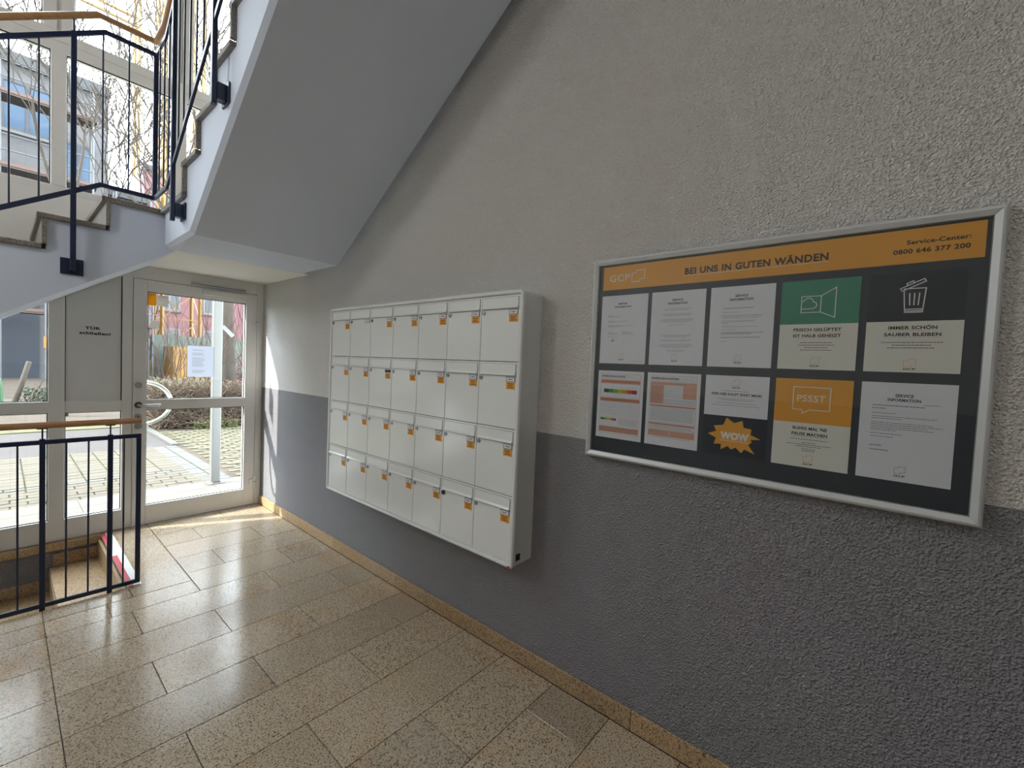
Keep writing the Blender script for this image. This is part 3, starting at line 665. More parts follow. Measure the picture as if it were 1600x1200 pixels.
# 2, 3 service information
for c_, lab in ((1, 'white SERVICE INFORMATION sheet with centred text, second in the top row'), (2, 'white SERVICE INFORMATION sheet with left-aligned text, middle of the top row')):
    o, p = sheet('paper_sheet', c_, 0, PAPER, lab, 'notice', GP)
    p.text('heading', INK, [('SERVICE', 0.103, 0.0385, 0.041, 0.0085, 'CENTER'), ('INFORMATION', 0.103, 0.0515, 0.075, 0.0085, 'CENTER')])
    if c_ == 1:
        p.lines('text_lines', INKG, [(0.103-h_, 0.103+h_, v) for v, h_ in ((0.068, .056), (0.073, .05), (0.087, .052), (0.091, .06), (0.095, .05), (0.108, .064), (0.112, .062), (0.116, .066), (0.120, .045), (0.131, .03), (0.170, .06), (0.174, .055), (0.178, .04), (0.189, .06), (0.193, .056), (0.206, .064), (0.210, .06), (0.214, .064), (0.218, .05), (0.229, .036), (0.234, .03))])
    else:
        p.lines('bold_lines', INK, [(0.045, 0.146, 0.077), (0.042, 0.178, 0.164), (0.042, 0.14, 0.169), (0.042, 0.168, 0.181)], 0.0016)
        p.lines('text_lines', INKG, [(0.045, 0.1, 0.092), (0.043, 0.172, 0.103), (0.043, 0.17, 0.107), (0.043, 0.16, 0.112), (0.043, 0.15, 0.122), (0.043, 0.15, 0.126), (0.043, 0.065, 0.131), (0.043, 0.16, 0.143), (0.043, 0.095, 0.153), (0.041, 0.065, 0.196)])
    p.logo(0.102, 0.245, 0.023, ORANGE, INK)
# 4 airing poster
o, p = sheet('poster', 3, 0, CARD, 'green and cream airing poster with an open window icon', 'poster', GP)
p.rects('green_block', GREEN, [(0, 0, 0.207, 0.1415)])
cl2 = [(0.052+0.0, 0.070)]
cloud = [(0.058, 0.092), (0.088, 0.092), (0.096, 0.088), (0.099, 0.081), (0.096, 0.073), (0.089, 0.0705), (0.087, 0.063), (0.080, 0.058), (0.072, 0.058), (0.066, 0.062), (0.063, 0.067), (0.058, 0.068)]
p.strokes('window_icon', INKW, [([(0.057, 0.052), (0.109, 0.052), (0.109, 0.104), (0.057, 0.104)], True), ([(0.109, 0.052), (0.147, 0.028), (0.147, 0.122), (0.109, 0.104)], False), (cloud, False)], 0.0024, 2)
p.text('heading', INK, [('FRISCH GELÜFTET', 0.103, 0.164, 0.127, 0.0098, 'CENTER'), ('IST HALB GEHEIZT', 0.103, 0.1835, 0.127, 0.0098, 'CENTER')])
p.rects('orange_underline', ORANGE, [(0.04, 0.1672, 0.166, 0.168), (0.04, 0.1868, 0.166, 0.1876)])
p.lines('text_lines', INK, [(0.103-h_, 0.103+h_, v) for v, h_ in ((0.2005, .043), (0.2085, .048), (0.2165, .032), (0.2245, .042))], 0.0019)
p.logo(0.103, 0.249, 0.024, ORANGE, INK)
# 5 waste poster
o, p = sheet('poster', 4, 0, CARD, 'dark and cream waste poster with a white dustbin icon', 'poster', GP)
p.rects('dark_block', DARKCARD, [(0, 0, 0.207, 0.1405)])
p.strokes('dustbin_icon', INKW, [([(0.079, 0.047), (0.126, 0.047), (0.122, 0.106), (0.083, 0.106)], True), ([(0.0835, 0.111), (0.122, 0.111)], False), ([(0.0835, 0.107), (0.0835, 0.115), (0.122, 0.115), (0.122, 0.107)], False),
    ([(0.092, 0.061), (0.0935, 0.094)], False), ([(0.1025, 0.061), (0.1025, 0.094)], False), ([(0.113, 0.061), (0.1115, 0.094)], False),
    ([(0.071, 0.046), (0.121, 0.0205), (0.125, 0.028), (0.075, 0.0535)], True), ([(0.086, 0.037), (0.0845, 0.032), (0.098, 0.0250), (0.100, 0.030)], False)], 0.0026, 2)
p.text('heading', INK, [('IMMER SCHÖN', 0.103, 0.1635, 0.104, 0.0100, 'CENTER'), ('SAUBER BLEIBEN', 0.103, 0.1830, 0.122, 0.0100, 'CENTER')])
p.rects('orange_underline', ORANGE, [(0.051, 0.1668, 0.155, 0.1676), (0.042, 0.1863, 0.164, 0.1871)])
p.lines('text_lines', INK, [(0.103-h_, 0.103+h_, v) for v, h_ in ((0.2005, .066), (0.2085, .042), (0.2165, .052))], 0.0019)
p.logo(0.103, 0.249, 0.026, ORANGE, INK)
# 6, 7 energy certificates
cols = [mat('scale_%d' % i, c, 0.6) for i, c in enumerate([(0.02, 0.10, 0.03), (0.06, 0.30, 0.04), (0.22, 0.45, 0.04), (0.55, 0.52, 0.04), (0.65, 0.30, 0.03), (0.55, 0.10, 0.04), (0.40, 0.02, 0.04)])]
o, p = sheet('energy_certificate', 0, 1, PAPER, 'energy certificate with a green to red scale, bottom left in the board', 'notice', GP)
p.strokes('border_lines', SALMON, [([(a, b_), (c, b_), (c, d), (a, d)], True) for a, b_, c, d in ((0.014, 0.014, 0.194, 0.034), (0.014, 0.055, 0.194, 0.112), (0.014, 0.130, 0.194, 0.188), (0.014, 0.198, 0.194, 0.236), (0.014, 0.246, 0.194, 0.268))], 0.001)
p.rects('salmon_bars', SALMON, [(0.014, 0.039, 0.194, 0.053), (0.014, 0.116, 0.194, 0.130), (0.014, 0.240, 0.194, 0.246)])
p.rects('pale_salmon_block', PALESALMON, [(0.015, 0.247, 0.193, 0.262)])
p.text('heading', INK, [('ENERGIEAUSWEIS', 0.018, 0.0275, 0.108, 0.0085, 'LEFT')]); p.lines('text_lines', INKG, [(0.13, 0.175, 0.024), (0.03, 0.16, 0.044), (0.10, 0.18, 0.070), (0.07, 0.15, 0.098), (0.02, 0.19, 0.121)] + [(0.018, 0.19, 0.135+0.0075*i) for i in range(7)] + [(0.105, 0.188, 0.204+0.004*i) for i in range(7)] + [(0.02, 0.19, 0.250+0.004*i) for i in range(3)])
for i in range(7):
    u0 = 0.03+i*0.0215; p.rects('scale_field', cols[i], [(u0, 0.078, u0+0.0215, 0.094)], 2); p.rects('scale_field', cols[i], [(0.02+i*0.0105, 0.203, 0.0305+i*0.0105, 0.212)], 2)
p.strokes('leader_lines', INKG, [([(0.03+i*0.012, 0.214), (0.024+i*0.012, 0.224)], False) for i in range(5)], 0.0008, 2)
o, p = sheet('energy_certificate', 1, 1, PAPER, 'salmon-framed energy certificate form, second in the lower row', 'notice', GP)
p.strokes('border_lines', SALMON, [([(a, b_), (c, b_), (c, d), (a, d)], True) for a, b_, c, d in ((0.014, 0.012, 0.194, 0.031), (0.014, 0.048, 0.194, 0.122), (0.014, 0.128, 0.194, 0.196), (0.014, 0.200, 0.194, 0.222), (0.014, 0.226, 0.194, 0.250))], 0.001)
p.rects('salmon_bars', SALMON, [(0.014, 0.1275, 0.194, 0.133), (0.014, 0.200, 0.194, 0.205)])
p.rects('pale_salmon_block', PALESALMON, [(0.014, 0.036, 0.194, 0.047), (0.015, 0.049, 0.070, 0.121), (0.143, 0.049, 0.193, 0.098), (0.015, 0.227, 0.098, 0.249), (0.1, 0.227, 0.193, 0.249)])
p.text('heading', INK, [('ENERGIEAUSWEIS', 0.018, 0.026, 0.108, 0.0085, 'LEFT')]); p.lines('text_lines', INKG, [(0.13, 0.185, 0.0225), (0.11, 0.16, 0.042)] + [(0.018, 0.06, 0.053+0.0056*i) for i in range(12)] + [(0.073, 0.14, 0.055+0.0075*i) for i in range(6)] + [(0.073, 0.19, 0.103+0.005*i) for i in range(4)] + [(0.02, 0.188, 0.137+0.0045*i) for i in range(12)] + [(0.018, 0.188, 0.208+0.0042*i) for i in range(3)] + [(0.02, 0.06, 0.232), (0.105, 0.13, 0.244), (0.03, 0.18, 0.254)], 0.0012, 2)
# 8 WOW poster
o, p = sheet('poster', 2, 1, DARKCARD, 'dark WOW poster with an orange starburst and white upper half', 'poster', GP)
p.rects('white_block', PAPER, [(0, 0, 0.207, 0.1455)])
star = []
import itertools
spikes = [(0.079, 0.151), (0.131, 0.1575), (0.161, 0.185), (0.191, 0.217), (0.164, 0.2285), (0.175, 0.270), (0.133, 0.272), (0.100, 0.264), (0.065, 0.268), (0.040, 0.251), (0.018, 0.215), (0.037, 0.184)]
cx, cy = 0.104, 0.213
for i, (a, b_) in enumerate(spikes):
    n_ = spikes[(i+1) % len(spikes)]; mx, my = (a+n_[0])/2, (b_+n_[1])/2
    star += [(a, b_), (cx+(mx-cx)*0.76, cy+(my-cy)*0.76)]
p.poly('starburst', ORANGE, star, 1)
p.text('wow_lettering', INKW, [('WOW', 0.108, 0.227, 0.094, 0.026, 'CENTER')], 2, 0.06); p.lines('small_print', INKW, [(0.06, 0.158, 0.233)], 0.0018, 2)
p.text('heading', INK, [('WER HIER KAUFT SPART MEHR!', 0.104, 0.0705, 0.165, 0.0088, 'CENTER')], 2); p.rects('orange_underline', ORANGE, [(0.022, 0.0735, 0.186, 0.0742)], 2)
p.lines('text_lines', INKG, [(0.104-h_, 0.104+h_, v) for v, h_ in ((0.054, .042), (0.082, .06), (0.087, .05), (0.097, .064), (0.106, .08))], 0.0014, 2); p.logo(0.104, 0.014, 0.025, ORANGE, INK, 0.0011, 2)
# 9 PSSST poster
o, p = sheet('poster', 3, 1, CARD, 'orange and cream PSSST poster with a white speech bubble', 'poster', GP)
p.rects('orange_block', ORANGE, [(0, 0, 0.207, 0.1435)])
p.strokes('speech_bubble', INKW, [([(0.052, 0.027), (0.151, 0.027), (0.151, 0.100), (0.098, 0.100), (0.079, 0.113), (0.079, 0.100), (0.052, 0.100)], True)], 0.0026, 2)
p.text('bubble_lettering', INKW, [('PSSST', 0.101, 0.073, 0.076, 0.0205, 'CENTER')], 2, 0.004)
p.text('heading', INK, [("RUHIG MAL 'NE", 0.102, 0.1655, 0.092, 0.0102, 'CENTER'), ('PAUSE MACHEN', 0.102, 0.184, 0.096, 0.0102, 'CENTER')]); p.rects('underline', INKG, [(0.054, 0.187, 0.150, 0.1878)])
p.lines('text_lines', INK, [(0.102-h_, 0.102+h_, v) for v, h_ in ((0.196, .05), (0.207, .018), (0.213, .06), (0.219, .035), (0.227, .018), (0.233, .018))], 0.0015); p.logo(0.103, 0.248, 0.025, ORANGE, INK)
# 10 service information letter
o, p = sheet('paper_sheet', 4, 1, PAPER, 'white SERVICE INFORMATION letter, bottom right in the notice board', 'notice', GP)
p.text('heading', INK, [('SERVICE', 0.098, 0.0415, 0.040, 0.0088, 'CENTER'), ('INFORMATION', 0.098, 0.0545, 0.072, 0.0088, 'CENTER')])
p.lines('bold_lines', INK, [(0.028, 0.143, 0.067), (0.028, 0.06, 0.076), (0.028, 0.058, 0.187), (0.028, 0.073, 0.200)], 0.0019)
p.lines('text_lines', INKG, [(0.14, 0.175, 0.060), (0.028, 0.083, 0.090), (0.028, 0.17, 0.100), (0.028, 0.095, 0.106), (0.028, 0.163, 0.118), (0.028, 0.182, 0.1235), (0.028, 0.155, 0.129), (0.028, 0.164, 0.1345), (0.028, 0.085, 0.140), (0.028, 0.1, 0.151), (0.028, 0.08, 0.160)], 0.0017); p.logo(0.100, 0.244, 0.024, INKG, INK)
# ------------------------------------------------------------------ outside: ground
ASPH = m_var('path_asphalt', (0.037, 0.031, 0.030), 0.9, 0.15, 6); SOIL = m_var('bed_soil', (0.041, 0.029, 0.018), 0.95, 0.3, 3, 0.5, 20)
MOSS = m_var('mossy_joint', (0.045, 0.056, 0.014), 0.95, 0.3, 5); PAVE = m_var('beige_paver', (0.064, 0.053, 0.037), 0.85, 0.08, 10, 0.2, 60, rnd=0.10)
PAVE2 = m_var('grey_paver', (0.067, 0.066, 0.060), 0.85, 0.08, 10, 0.2, 60, rnd=0.10); CONC = m_var('pale_concrete', (0.099, 0.090, 0.078), 0.85, 0.06, 4)
LAWN = m_var('thin_lawn', (0.058, 0.056, 0.022), 0.95, 0.3, 4)
ZG = -0.06
gm = MB(); ny = 24
for i in range(ny):                                  # ground rising gently towards the bed and the buildings
    pass
def gz(y): return ZG-0.015 if y < 12 else ZG-0.015+min(1, (y-12)/9.0)*0.40
ysg = [4.95, 8, 10, 12, 13.5, 15, 17, 19, 21, 30, 60, 120]
gm.face([(-60, -40, ZG-0.015), (LX-0.22, -40, ZG-0.015), (LX-0.22, 4.95, ZG-0.015), (-60, 4.95, ZG-0.015)])
for a, b_ in zip(ysg, ysg[1:]): gm.face([(-60, a, gz(a)), (70, a, gz(a)), (70, b_, gz(b_)), (-60, b_, gz(b_))])
struct('ground', gm, SOIL, 'brown earth of the garden and building site outside', 'ground')
struct('ground_path', MB().box(-6, 1.86, 8.97, 11.6, ZG-0.1, ZG-0.004), ASPH, 'dark asphalt path beyond the paved forecourt', 'path')
struct('ground_lawn', MB().box(-8, 1.86, 11.62, 14.0, ZG-0.1, ZG+0.012), LAWN, 'patchy lawn strip beyond the path', 'lawn')
st = struct('entrance_slab', MB().box(-1.7, 2.7, DY+0.08, 6.07, ZG-0.15, -0.022), GROUT, 'pale concrete entrance slab outside the door', 'step')
yb = DY+0.08
while yb < 6.05:
    for a, b_ in ((-1.7, -0.6), (-0.6, 0.5), (0.5, 1.6), (1.6, 2.7)): MB().box(a+0.002, b_-0.002, yb+0.002, min(6.07, yb+0.30)-0.002, -0.03, -0.018).build('slab_strip', CONC, st)
    yb += 0.30
gt = empty('scraper_grate', (1.07, 5.17, -0.018), 'grey metal shoe scraper grate outside the door', 'grate')
MB().box(0.62, 1.52, 4.92, 4.94, -0.018, -0.006).box(0.62, 1.52, 5.40, 5.42, -0.018, -0.006).build('grate_frame', STEEL_D, gt)
for i in range(18): MB().box(0.625+i*0.0505, 0.643+i*0.0505, 4.94, 5.40, -0.018, -0.007).build('grate_bar', STEEL, gt)

pv = MB().box(-2, 1.86, 6.072, 8.968, ZG-0.1, ZG-0.012).build('pavement', MOSS, org=(0, 6.1, ZG-0.012)); tag(pv, 'beige block paving of the forecourt outside the door', 'pavement', None, 'structure')
def paver_proto(w_, l_, m, z=ZG):
    return MB().box(-w_/2+0.006, w_/2-0.006, -l_/2+0.006, l_/2-0.006, -0.05, 0).build('paver', m, pv, bevel=0.004, seg=1, org=(0, 0, 0))
first = {}
def paver(x, y, w_, l_, m):
    k = (w_, l_, m.name)
    if k not in first:
        o = paver_proto(w_, l_, m); first[k] = o; o.location = Vector((x, y, ZG))-worg(pv); WO[o.name] = Vector((x, y, ZG)); return
    clone(first[k], (x, y, ZG+random.uniform(-0.002, 0.002)), pv)
yy = 6.075; r_ = 0
while yy < 6.95:
    xx = -0.30-(0.12 if r_ % 2 else 0.0)
    while xx < 1.55: paver(xx+0.12, yy+0.065, 0.24, 0.13, PAVE); xx += 0.24
    yy += 0.13; r_ += 1
xx = -0.30
while xx < 1.5: paver(xx+0.08, 7.05, 0.16, 0.10, PAVE2); xx += 0.16
yy = 7.11
while yy < 8.95:
    xx = -0.30
    while xx < 1.5: paver(xx+0.12, yy+0.0875, 0.24, 0.175, PAVE); xx += 0.24
    yy += 0.175
yy = 6.08
while yy < 8.9:
    for xx in (1.60, 1.76): paver(xx+0.08, yy+0.08, 0.16, 0.16, PAVE2)
    yy += 0.16
ck = empty('curb_line', (1.9, 10.3, ZG), 'grey stone kerb along the path edge', 'kerb')
yy = 8.98; kb = None
while yy < 11.6:
    if kb is None: kb = MB().box(1.862, 1.96, yy+0.004, yy+0.496, ZG-0.1, ZG+0.03).build('kerb_stone', PAVE2, ck, bevel=0.006, seg=1, org=(1.91, yy, ZG))
    else: clone(kb, (1.91, yy, ZG), ck)
    yy += 0.5
# grass-jointed parking area
struct('ground_parking', MB().box(1.97, 9, 6.3, 10.7, ZG-0.12, ZG-0.02), MOSS, 'mossy base of the grass-jointed parking area', 'ground')
gp = MB(); yy = 6.3; r_ = 0
while yy < 10.55:
    xx = 1.98+(0.11 if r_ % 2 else 0)
    while xx < 7.5:
        z_ = ZG+random.uniform(-0.006, 0.004)
        gp.box(xx+0.022, xx+0.198, yy+0.022, yy+0.118, ZG-0.05, z_); xx += 0.22
    yy += 0.14; r_ += 1
tag(gp.build('grass_pavers', m_var('yellowish_paver', (0.078, 0.070, 0.040), 0.9, 0.2, 3)), 'rows of grass-jointed paving blocks beyond the white canopy post', 'paving', None, 'stuff')

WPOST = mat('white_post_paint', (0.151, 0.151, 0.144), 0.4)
# canopy
cp = empty('entrance_canopy', (1.64, 5.93, -0.018), 'white steel canopy post with base plate and glass roof outside the door', 'canopy')
MB().box(1.595, 1.685, 5.885, 5.975, -0.006, 2.62).build('post', WPOST, cp, bevel=0.008)
MB().box(1.56, 1.72, 5.85, 6.01, -0.018, -0.006).build('base_plate', WPOST, cp, bevel=0.003)
MB().bar([(1.69, 5.93, 1.83), (1.80, 5.93, 1.72)], 0.03, 0.045, (0, 1, 0)).build('brace', WPOST, cp)
for (a, b_) in ((1.575, 1.615), (1.665, 1.705)): MB().tube([(a+0.02, 5.87, -0.006), (a+0.02, 5.87, 0.012)], 0.012, 8).build('bolt', STEEL, cp)
MB().box(0.95, 2.1, 5.90, 5.96, 2.62, 2.68).box(0.95, 2.1, DY+0.26, DY+0.32, 2.62, 2.68).box(0.95, 1.01, DY+0.32, 5.90, 2.62, 2.68).box(2.04, 2.1, DY+0.32, 5.90, 2.62, 2.68).build('roof_frame', WPOST, cp)
MB().box(0.95, 2.1, DY+0.26, 6.05, 2.682, 2.692).build('roof_glass', GLASS, cp)

# ------------------------------------------------------------------ vegetation
BARK = m_var('grey_brown_bark', (0.038, 0.030, 0.022), 0.9, 0.2, 12); TWIG = m_var('brown_twigs', (0.085, 0.058, 0.038), 0.9, 0.25, 9)
DARKTW = m_var('dark_red_twigs', (0.039, 0.020, 0.014), 0.9, 0.2, 9); LEAFG = m_var('dark_green_leaves', (0.009, 0.022, 0.007), 0.6, 0.3, 15)
LEAFB = m_var('dry_leaves', (0.078, 0.046, 0.021), 0.8, 0.3, 12); LEAFR = m_var('red_leaves', (0.099, 0.020, 0.018), 0.7, 0.3, 12); BUD = m_var('young_green', (0.060, 0.071, 0.013), 0.7, 0.3, 12)
rnd = random.Random(11); MINR = 0.0125
def branch(mb_, p, d, ln, r, depth, spread=0.6, lift=0.12, kids=(2, 3), taper=0.62):
    pts = [p]; q = Vector(p); dd = Vector(d).normalized(); n = 4
    for i in range(n):
        dd = (dd + Vector((rnd.uniform(-1, 1), rnd.uniform(-1, 1), rnd.uniform(-0.6, 1)))*0.13 + Vector((0, 0, lift*0.3))).normalized()
        q = q + dd*ln/n; pts.append(q.copy())
    mb_.tube(pts, r, 6 if r > 0.03 else (4 if r > 0.008 else 3), 0, r*taper)
    if depth <= 0: return
    for k in range(rnd.randint(*kids)+1):
        t = rnd.uniform(0.35, 1.0) if k else 1.0
        i = min(n-1, int(t*n)); pp = pts[i].lerp(pts[i+1], t*n-i) if t < 1 else pts[-1]
        nd = (dd + Vector((rnd.uniform(-1, 1), rnd.uniform(-1, 1), rnd.uniform(-0.4, 1)))*spread).normalized()
        branch(mb_, pp, nd, ln*rnd.uniform(0.55, 0.8), max(MINR, r*taper*rnd.uniform(0.6, 0.95)), depth-1, spread, lift, kids, taper)
def tree(name, base, trunk, limbs, label, r=0.15, depth=4, group='bare trees outside'):
    t = empty(name, base, label, 'tree', group)
    b = MB(); pts = [Vector(base)+Vector(p) for p in trunk]; b.tube(pts, r, 10, 0, r*0.7); b.build('trunk', BARK, t, smooth='all')
    for at_, d, ln, rr in limbs:
        b = MB(); branch(b, Vector(base)+Vector(at_), d, ln, rr, depth, 0.75); b.build('limb', BARK, t)
tree('bare_tree', (3.62, 12.25, ZG), [(0, 0, 0), (0.02, 0, 1.2), (-0.02, 0.05, 2.6), (0.0, 0, 4.2)],
     [((0, 0, 3.3), (-0.75, 0, 0.9), 2.2, 0.04), ((0, 0, 3.9), (-0.5, 0.2, 1.2), 2.4, 0.045), ((0, 0, 4.2), (0.1, -0.2, 1), 2.4, 0.06), ((0, 0, 3.7), (0.8, 0.1, 0.8), 2.0, 0.06), ((0, 0, 2.9), (-0.9, -0.2, 0.75), 1.9, 0.03)],
     'bare tree with a grey trunk right behind the white canopy post', 0.17, 3)
tree('bare_tree', (0.9, 13.6, ZG), [(0, 0, 0), (0.05, 0, 1.4), (0.02, 0.05, 2.8), (0.1, 0, 4.0)],
     [((0.1, 0, 3.8), (0.25, 0, 1.1), 2.8, 0.034), ((0.05, 0, 3.2), (-0.7, 0, 0.9), 2.6, 0.03), ((0.05, 0, 2.9), (0.8, -0.1, 0.8), 2.6, 0.028), ((0.1, 0, 4.0), (-0.2, 0.1, 1), 2.6, 0.034), ((0.1, 0, 3.5), (0.55, 0.2, 1.0), 2.5, 0.03)],
     'bare tree whose thin branches fill the stairwell window', 0.075, 4)
MINR = 0.007
def stem_shrub(base, n, ln, lean, label, m=DARKTW, depth=2, name='bare_shrub', group='leafless shrubs in the bed'):
    b = MB()
    for i in range(n):
        a = rnd.uniform(0, 2*math.pi); s_ = rnd.uniform(0.12, lean)
        branch(b, Vector(base)+Vector((rnd.uniform(-.12, .12), rnd.uniform(-.1, .1), -0.02)), (math.cos(a)*s_, math.sin(a)*s_*0.6, 1), ln*rnd.uniform(0.7, 1.1), 0.016, depth, 0.5, 0.25, (1, 2))
    return tag(b.build(name, m), label, 'shrub', group)
stem_shrub((2.4, 11.9, ZG), 10, 1.6, 0.75, 'leafless shrub with fanning stems seen left in the upper door glass')
stem_shrub((2.75, 12.0, ZG), 8, 1.5, 0.7, 'leafless shrub with fanning stems behind the taped paper notice')
stem_shrub((3.2, 12.5, ZG), 6, 1.6, 0.6, 'leafless shrub left of the white canopy post')
stem_shrub((4.2, 12.2, ZG), 7, 1.55, 0.5, 'leafless shrub with upright stems right of the tree trunk', BARK)
def hedge(name, x0, x1, y0, y1, h_, n, label, m, leaf, nl, group='low twiggy hedges'):
    b = MB()
    for i in range(n):
        p = Vector((rnd.uniform(x0, x1), rnd.uniform(y0, y1), gz(y0)+rnd.uniform(0, h_*0.72)))
        d = Vector((rnd.uniform(-1, 1), rnd.uniform(-.8, .8), rnd.uniform(0.1, 1.3))).normalized(); L_ = rnd.uniform(0.18, 0.42)
        b.tube([p, p+d*L_*0.5+Vector((0, 0, .02)), p+d*L_], 0.0075, 3, 0, 0.004)
    for i in range(nl):
        c = Vector((rnd.uniform(x0, x1), rnd.uniform(y0, y1), gz(y0)+rnd.uniform(0, h_))); u = Vector((rnd.uniform(-1, 1), rnd.uniform(-1, 1), rnd.uniform(-1, 1))).normalized(); v_ = u.orthogonal().normalized(); s_ = rnd.uniform(0.015, 0.035)
        b.face([c-u*s_, c+v_*s_*0.6, c+u*s_, c-v_*s_*0.6], 1)
    return tag(b.build(name, [m, leaf]), label, 'hedge', group)
hedge('twiggy_hedge', 2.0, 2.9, 10.95, 11.5, 1.05, 3200, 'brown twiggy hedge seen through the left of the door glass', TWIG, BUD, 500)
hedge('twiggy_hedge', 2.92, 3.9, 10.95, 11.5, 1.0, 3200, 'brown twiggy hedge at the foot of the bare tree', TWIG, LEAFB, 700)
hedge('twiggy_hedge', 3.92, 5.6, 10.95, 11.5, 0.95, 3600, 'brown twiggy hedge at the right edge of the door glass', TWIG, LEAFB, 800)
hedge('red_leaved_hedge', 4.0, 5.8, 12.6, 13.1, 1.6, 700, 'red-leaved hedge glimpsed at the right edge of the door glass', DARKTW, LEAFR, 3600)
hedge('ground_cover', 2.6, 3.4, 10.7, 10.92, 0.16, 100, 'bright green ground cover in front of the twiggy hedge', TWIG, BUD, 900, 'low green plants')
hedge('green_bush', 0.35, 1.15, 14.2, 14.9, 0.55, 120, 'leafy dark green bush seen through the left glazing', TWIG, LEAFG, 1600, 'low green plants')
ss = empty('pruned_stump', (0.25, 14.6, gz(14.6)), 'pruned stump with one pale sawn limb in the garden bed', 'stump')
z0 = gz(14.6)
MB().tube([(0.20, 14.6, z0-0.05), (0.22, 14.6, z0+0.25), (0.30, 14.6, z0+0.55), (0.42, 14.6, z0+1.10)], 0.06, 10, 0, 0.045).build('sawn_limb', BARK, ss, smooth='all')
MB().disc((0.42, 14.6, z0+1.10), (0.2, 0, 1), 0.042, 0.012, 12).build('cut_face', m_var('fresh_wood', (0.112, 0.090, 0.062), 0.8), ss)
MB().tube([(0.22, 14.6, z0), (0.45, 14.62, z0+0.2), (0.65, 14.6, z0+0.75)], 0.03, 8, 0, 0.015).build('side_shoot', BARK, ss, smooth='all')
gb_ = MB().tube([(-0.04, 15.2, gz(15.2)), (-0.04, 15.2, gz(15.2)+0.05), (-0.04, 15.2, gz(15.2)+0.45), (-0.04, 15.2, gz(15.2)+0.62), (-0.04, 15.2, gz(15.2)+0.68)], 0.11, 14, 0, 0.05)
tag(gb_.build('garden_bag', mat('bright_green_bag', (0.009, 0.069, 0.018), 0.5), smooth='all'), 'bright green bag standing in the garden bed at the picture edge', 'bag')

# ------------------------------------------------------------------ buildings
RENDER = m_var('pale_render', (0.076, 0.074, 0.076), 0.9, 0.05, 1); RENDER2 = m_var('grey_render', (0.049, 0.051, 0.055), 0.9, 0.05, 1); PINK = m_var('pink_render', (0.152, 0.072, 0.078), 0.9, 0.06, 0.6)
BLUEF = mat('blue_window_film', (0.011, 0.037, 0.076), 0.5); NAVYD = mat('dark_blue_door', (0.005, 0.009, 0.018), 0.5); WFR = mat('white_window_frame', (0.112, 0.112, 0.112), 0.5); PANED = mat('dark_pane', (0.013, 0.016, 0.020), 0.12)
SCAF = mat('galvanised_tube', (0.081, 0.083, 0.087), 0.45, 0.5); PLANK = m_var('scaffold_plank', (0.055, 0.043, 0.034), 0.85, 0.15, 4); TOE = mat('red_toe_board', (0.076, 0.038, 0.029), 0.7); YEL = m_var('crane_yellow', (0.168, 0.083, 0.011), 0.5, 0.08, 1)
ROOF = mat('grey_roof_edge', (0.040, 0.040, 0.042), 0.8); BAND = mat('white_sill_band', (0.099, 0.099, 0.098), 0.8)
def building(name, x0, x1, y, depth, z0, z1, m, label, wins, wfr, pm, roof=True):
    b = empty(name, ((x0+x1)/2, y+depth/2, z0), label, 'building')
    MB().box(x0, x1, y, y+depth, z0, z1).build('wall', m, b)
    if roof: MB().box(x0, x1, y-0.25, y+depth+0.2, z1, z1+0.35).build('roof', ROOF, b)
    for a, c, e, f in wins:
        t = 0.09; w_ = MB().box(a, c, y-0.05, y, e, e+t).box(a, c, y-0.05, y, f-t, f).box(a, a+t, y-0.05, y, e+t, f-t).box(c-t, c, y-0.05, y, e+t, f-t).box((a+c)/2-t/2, (a+c)/2+t/2, y-0.05, y, e+t, f-t).build('window', wfr, b)
        MB().box(a+t, c-t, y-0.02, y-0.005, e+t, f-t).build('pane', pm, w_)
        MB().box(a-0.08, c+0.08, y-0.12, y, e-0.10, e).build('sill', BAND, w_)
    return b
GYB = 24.0; g0 = 0.33
bl = building('apartment_block', -14, 2.8, GYB, 10, g0, 11.4, RENDER, 'pale apartment block under renovation with blue-filmed windows behind scaffolding',
    [(x, x+1.3, z, z+1.75) for x in (0.0, -3.2, -6.4, -9.6) for z in (6.0, 9.1)] + [(1.55, 2.4, 7.9, 9.3), (-3.2, -1.9, 3.0, 4.7)], RENDER2, BLUEF)
MB().box(-0.9, 0.95, GYB-0.06, GYB, g0, g0+2.75).build('dark_blue_door', NAVYD, bl); MB().box(-2.5, 0.98, GYB-0.9, GYB, g0+2.85, g0+3.15).build('porch_slab', BAND, bl)
MB().box(-2.5, 0.9, GYB-0.02, GYB-0.001, g0+2.0, g0+2.85).build('grey_lintel', RENDER2, bl)
b2 = building('apartment_wing', 2.82, 4.3, GYB+1.0, 9, g0, 7.9, m_var('white_render', (0.090, 0.090, 0.090), 0.9, 0.05, 1), 'low white wing of the apartment block with a single blue window', [(3.1, 4.0, 4.6, 6.0)], RENDER2, BLUEF)
b3 = building('pink_building', 6.2, 24, 38, 6, 0.3, 13.5, PINK, 'pink rendered apartment house far behind the shrubs',
    [(x, x+1.25, z, z+1.75) for x in (7.0, 9.6, 12.2, 14.8, 17.4) for z in (1.4, 4.4, 7.4, 10.4)], WFR, PANED)
gw = MB().box(4.6, 16, 26, 26.25, 0.3, 2.3).build('site_wall', m_var('greenish_wall', (0.071, 0.084, 0.071), 0.9, 0.1, 1)); tag(gw, 'low greenish garden wall in front of the pink house', 'wall')

